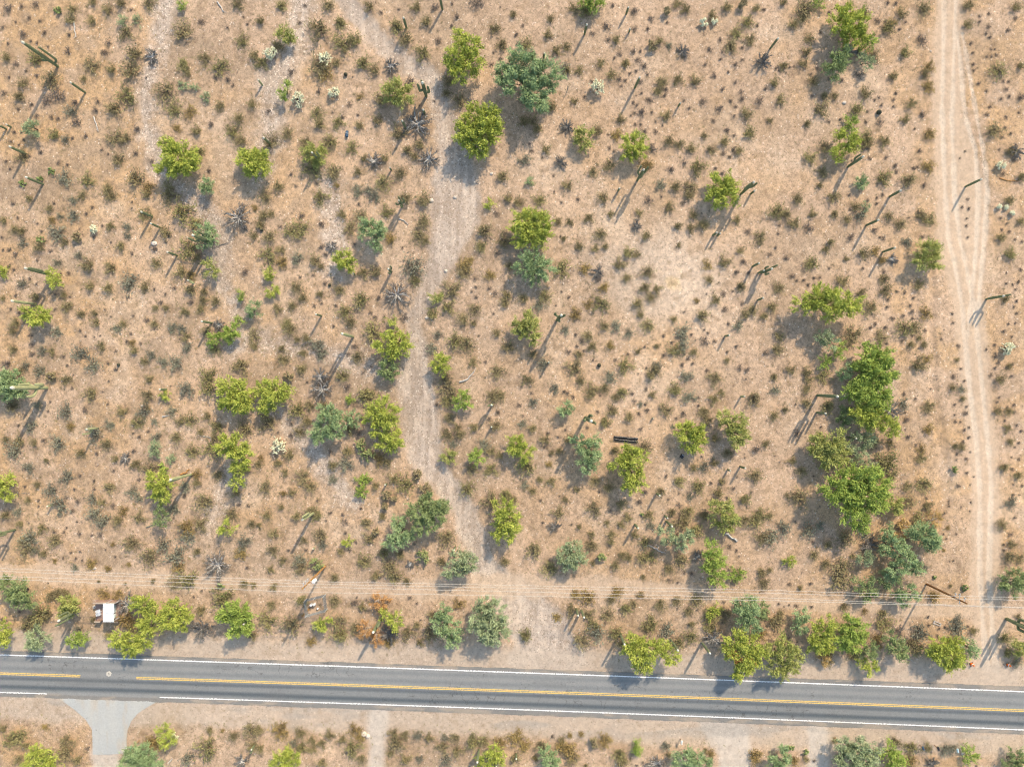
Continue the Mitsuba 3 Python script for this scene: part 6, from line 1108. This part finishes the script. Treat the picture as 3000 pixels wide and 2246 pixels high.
for k in 'OSYB':
    lst = sorted(items[k], key=lambda q: -q[2]); own, MASS[k] = lst[:CAP[k]], lst[CAP[k]:]
    LX, LY, LR = (np.array([l[i] for l in LAND]) for i in range(3)); cand = []
    for i, (X, Y, R) in enumerate(own):
        d = np.hypot(LX - X, LY - Y) - LR
        for j in np.argsort(d)[:14]: cand.append((d[j], i, j, int(round(math.atan2(Y - LY[j], X - LX[j]) / (math.pi / 4))) % 8))
    used, got = {}, {}
    for d, i, j, o in sorted(cand):
        if i in got: continue
        c = used.get((j, o), 0)
        if c == 0: used[j, o] = 1; got[i] = (j, o, d)
    for i, (X, Y, R) in enumerate(own):
        size = ('large' if R > 1.35 else 'small' if R < .95 else 'round') if k != 'B' else ('small' if R < .6 else 'low')
        if i in got:
            j, o, d = got[i]; S = f'{LOOK[k]} {"just " if d < 1.5 else ""}{DIRS[o]} the {LAND[j][3]}'
            w = S.split(); S = S if len(w) <= 16 else ' '.join(w[:16]).rstrip(',')
            if len(w) < 16: S = size + ' ' + S
        else: S = f'{size} {LOOK[k]} among others on the open sand'
        key = num(KEYS[k]); v = rb.randrange(NV); st, lf, pst, plf, plq = PROTO[k, v]; z = gz(X, Y)
        M = T().translate([X, Y, z]).rotate([0, 0, 1], rb.uniform(0, 360)).scale([R, R, R * rb.uniform(.55, .8)])
        if k == 'O' and rb.random() < .45: plf = plq
        scene[key + '__stems'] = {**pst, 'to_world': M}; scene[key + '__foliage'] = {**plf, 'to_world': M}
        labels[key] = {'label': S, 'category': 'bush' if k != 'B' else 'shrub', 'group': GRP[k]}
# ---- what nobody could count: the remaining scrub, tufts and loose stones
rs = np.random.default_rng(21)
def clear(X, Y, road=3.5):
    ok = (Y > yw(P_TOP, X) + road) | (Y < yw(P_BOT, X) - road - 1)
    for l, p in ((WASH, .2), (TRACK, .2), (SERVICE, 0)): ok &= sd_np(X, Y, l) > p
    return ok & (np.hypot(X - 25, Y - 19) > 7 + 12 * (n2(X, Y, .12, 50) - .3))
def scatter(n, f, lo, hi, seed, pw=2.0):
    X, Y = rs.uniform(-105, 105, n), rs.uniform(-80, 80, n); p = n2(X, Y, f, seed)
    k = clear(X, Y) & (rs.random(n) < sm(lo, hi, p)); return X[k], Y[k]
def mass(key, S, protos, spots, bsdf, hs=.85):
    V, F, n = [], [], 0; r = np.random.default_rng(len(spots))
    for X, Y, R in spots:
        v, f = protos[r.integers(len(protos))]; a = r.uniform(0, 6.3); c, s = math.cos(a), math.sin(a); q = np.stack([v[:, 0] * c - v[:, 1] * s, v[:, 0] * s + v[:, 1] * c, v[:, 2] * hs], -1) * R + [X, Y, gz(X, Y)]
        V.append(q); F.append(f + n); n += len(v)
    scene[key] = mikit.ply(trimesh.Trimesh(np.vstack(V), np.vstack(F), process=False), bsdf); labels[key] = {'label': S, 'category': key.replace('_', ' '), 'kind': 'stuff'}
both = lambda k: [(np.vstack([PROTO[k, v][0].vertices, PROTO[k, v][1].vertices]), np.vstack([PROTO[k, v][0].faces, PROTO[k, v][1].faces + len(PROTO[k, v][0].vertices)])) for v in range(NV)]
X, Y = scatter(700, .05, .45, .8, 11); more = [(a, b, .3 + .5 * rs.random()) for a, b in zip(X, Y) if abs(a) > 90 or abs(b) > 67.5]
mass('creosote_scrub', 'smaller olive-brown bushes filling the gaps between the larger ones', both('O'), MASS['O'] + more, 'bush_O')
X, Y = scatter(1300, .05, .42, .75, 12); more = [(a, b, .16 + .22 * rs.random() ** 2) for a, b in zip(X, Y)]
mass('low_scrub', 'scattered small dark mounds of dry scrub on the sand', both('B'), MASS['B'] + more, 'bush_B')
def tuft(v):
    r = np.random.default_rng(v); n = 9; a = r.uniform(0, 6.3, n); D = np.stack([np.cos(a), np.sin(a), r.uniform(.3, 1.2, n)], -1); return leaves(unit(D) * .5 + r.normal(size=(n, 3)) * [.3, .3, .05], D, r.uniform(.7, 1.2, n), .3, r)
X, Y = scatter(5200, .12, .35, .7, 13)
mass('dry_grass', 'tiny straw and brown tufts of dry grass all over the sand', [tuft(v) for v in range(5)], [(a, b, .09 + .13 * rs.random()) for a, b in zip(X, Y)], 'bush_Y')
AX, AY, AR = (np.array([q[i] for k in 'OSY' for q in items[k]]) for i in range(3))
w_ = rs.integers(0, len(AX), 15000); X = AX[w_] + rs.normal(size=15000) * (AR[w_] * 1.1 + .35); Y = AY[w_] + rs.normal(size=15000) * (AR[w_] * 1.1 + .35)
k = clear(X, Y, 1.2) & (rs.random(15000) < .5 + .5 * sm(35, -50, X)); X, Y = X[k], Y[k]
mass('undergrowth', 'thin brown and olive undergrowth spreading around the bushes', [tuft(v + 20) for v in range(6)], [(a, b, .10 + .17 * rs.random()) for a, b in zip(X, Y)], 'bush_O', .7)
def pebble(v):
    r = np.random.default_rng(50 + v); o = trimesh.creation.icosahedron() if v % 2 else trimesh.creation.box(extents=[1.3, 1, .8]); q = np.array(o.vertices) * r.uniform(.7, 1.3, (len(o.vertices), 1)); return q * [1, r.uniform(.6, 1), .6], np.array(o.faces)
st_ = []
n = 42000; X, Y = rs.uniform(-98, 98, n), rs.uniform(-74, 74, n); dm = np.min([sd_np(X, Y, l) for l in RILLS], axis=0); dw = sd_np(X, Y, WASH); p = .03 + .75 * sm(2.2, -.6, dm) + .45 * sm(1.5, -.2, np.abs(dw)) * (n2(X, Y, .15, 30) > .45) + .10 * sm(.5, .7, n2(X, Y, .08, 31)) + .05 * (dw < 0)
k = (rs.random(n) < p) & ((Y > yw(P_TOP, X) + .6) | (Y < yw(P_BOT, X) - .6)) & (sd_np(X, Y, TRACK) > -.2); X, Y = X[k], Y[k]; R = .045 + .10 * rs.random(len(X)) ** 3.0
pal = rs.random(len(X)) < .62
mass('gravel', 'pale loose stones strewn over the sand, thick in the rills', [pebble(v) for v in range(6)], list(zip(X[pal], Y[pal], R[pal])), 'rock_pale', 1)
solid('rock_dark', (0.33, 0.25, 0.20), (0.22, 0.17, 0.14), 3)
mass('gravel_dark', 'brown loose stones strewn over the sand and rills', [pebble(v) for v in range(6)], list(zip(X[~pal], Y[~pal], R[~pal])), 'rock_dark', 1)
# twiggy ground litter: short grey sticks
n = 5200; X, Y = rs.uniform(-98, 98, n), rs.uniform(-74, 74, n); k = clear(X, Y, 2) & (rs.random(n) < sm(.4, .7, n2(X, Y, .1, 33)) + .1); X, Y = X[k], Y[k]; m = MB(); Z_ = gza(X, Y)
for a, b, c in zip(X, Y, Z_):
    t = rs.uniform(0, 6.3); L = rs.uniform(.2, .6); d = np.array([math.cos(t), math.sin(t), rs.uniform(0, .25)]) * L; m.add(*tube([[a, b, c + .02], np.array([a, b, c + .03]) + d], [.022, .012], 3, cap=False))
scene['twig_litter'] = mikit.ply(m.mesh(), 'dead_wood_dark'); labels['twig_litter'] = {'label': 'short grey sticks and twigs littering the sand', 'category': 'twig litter', 'kind': 'stuff'}
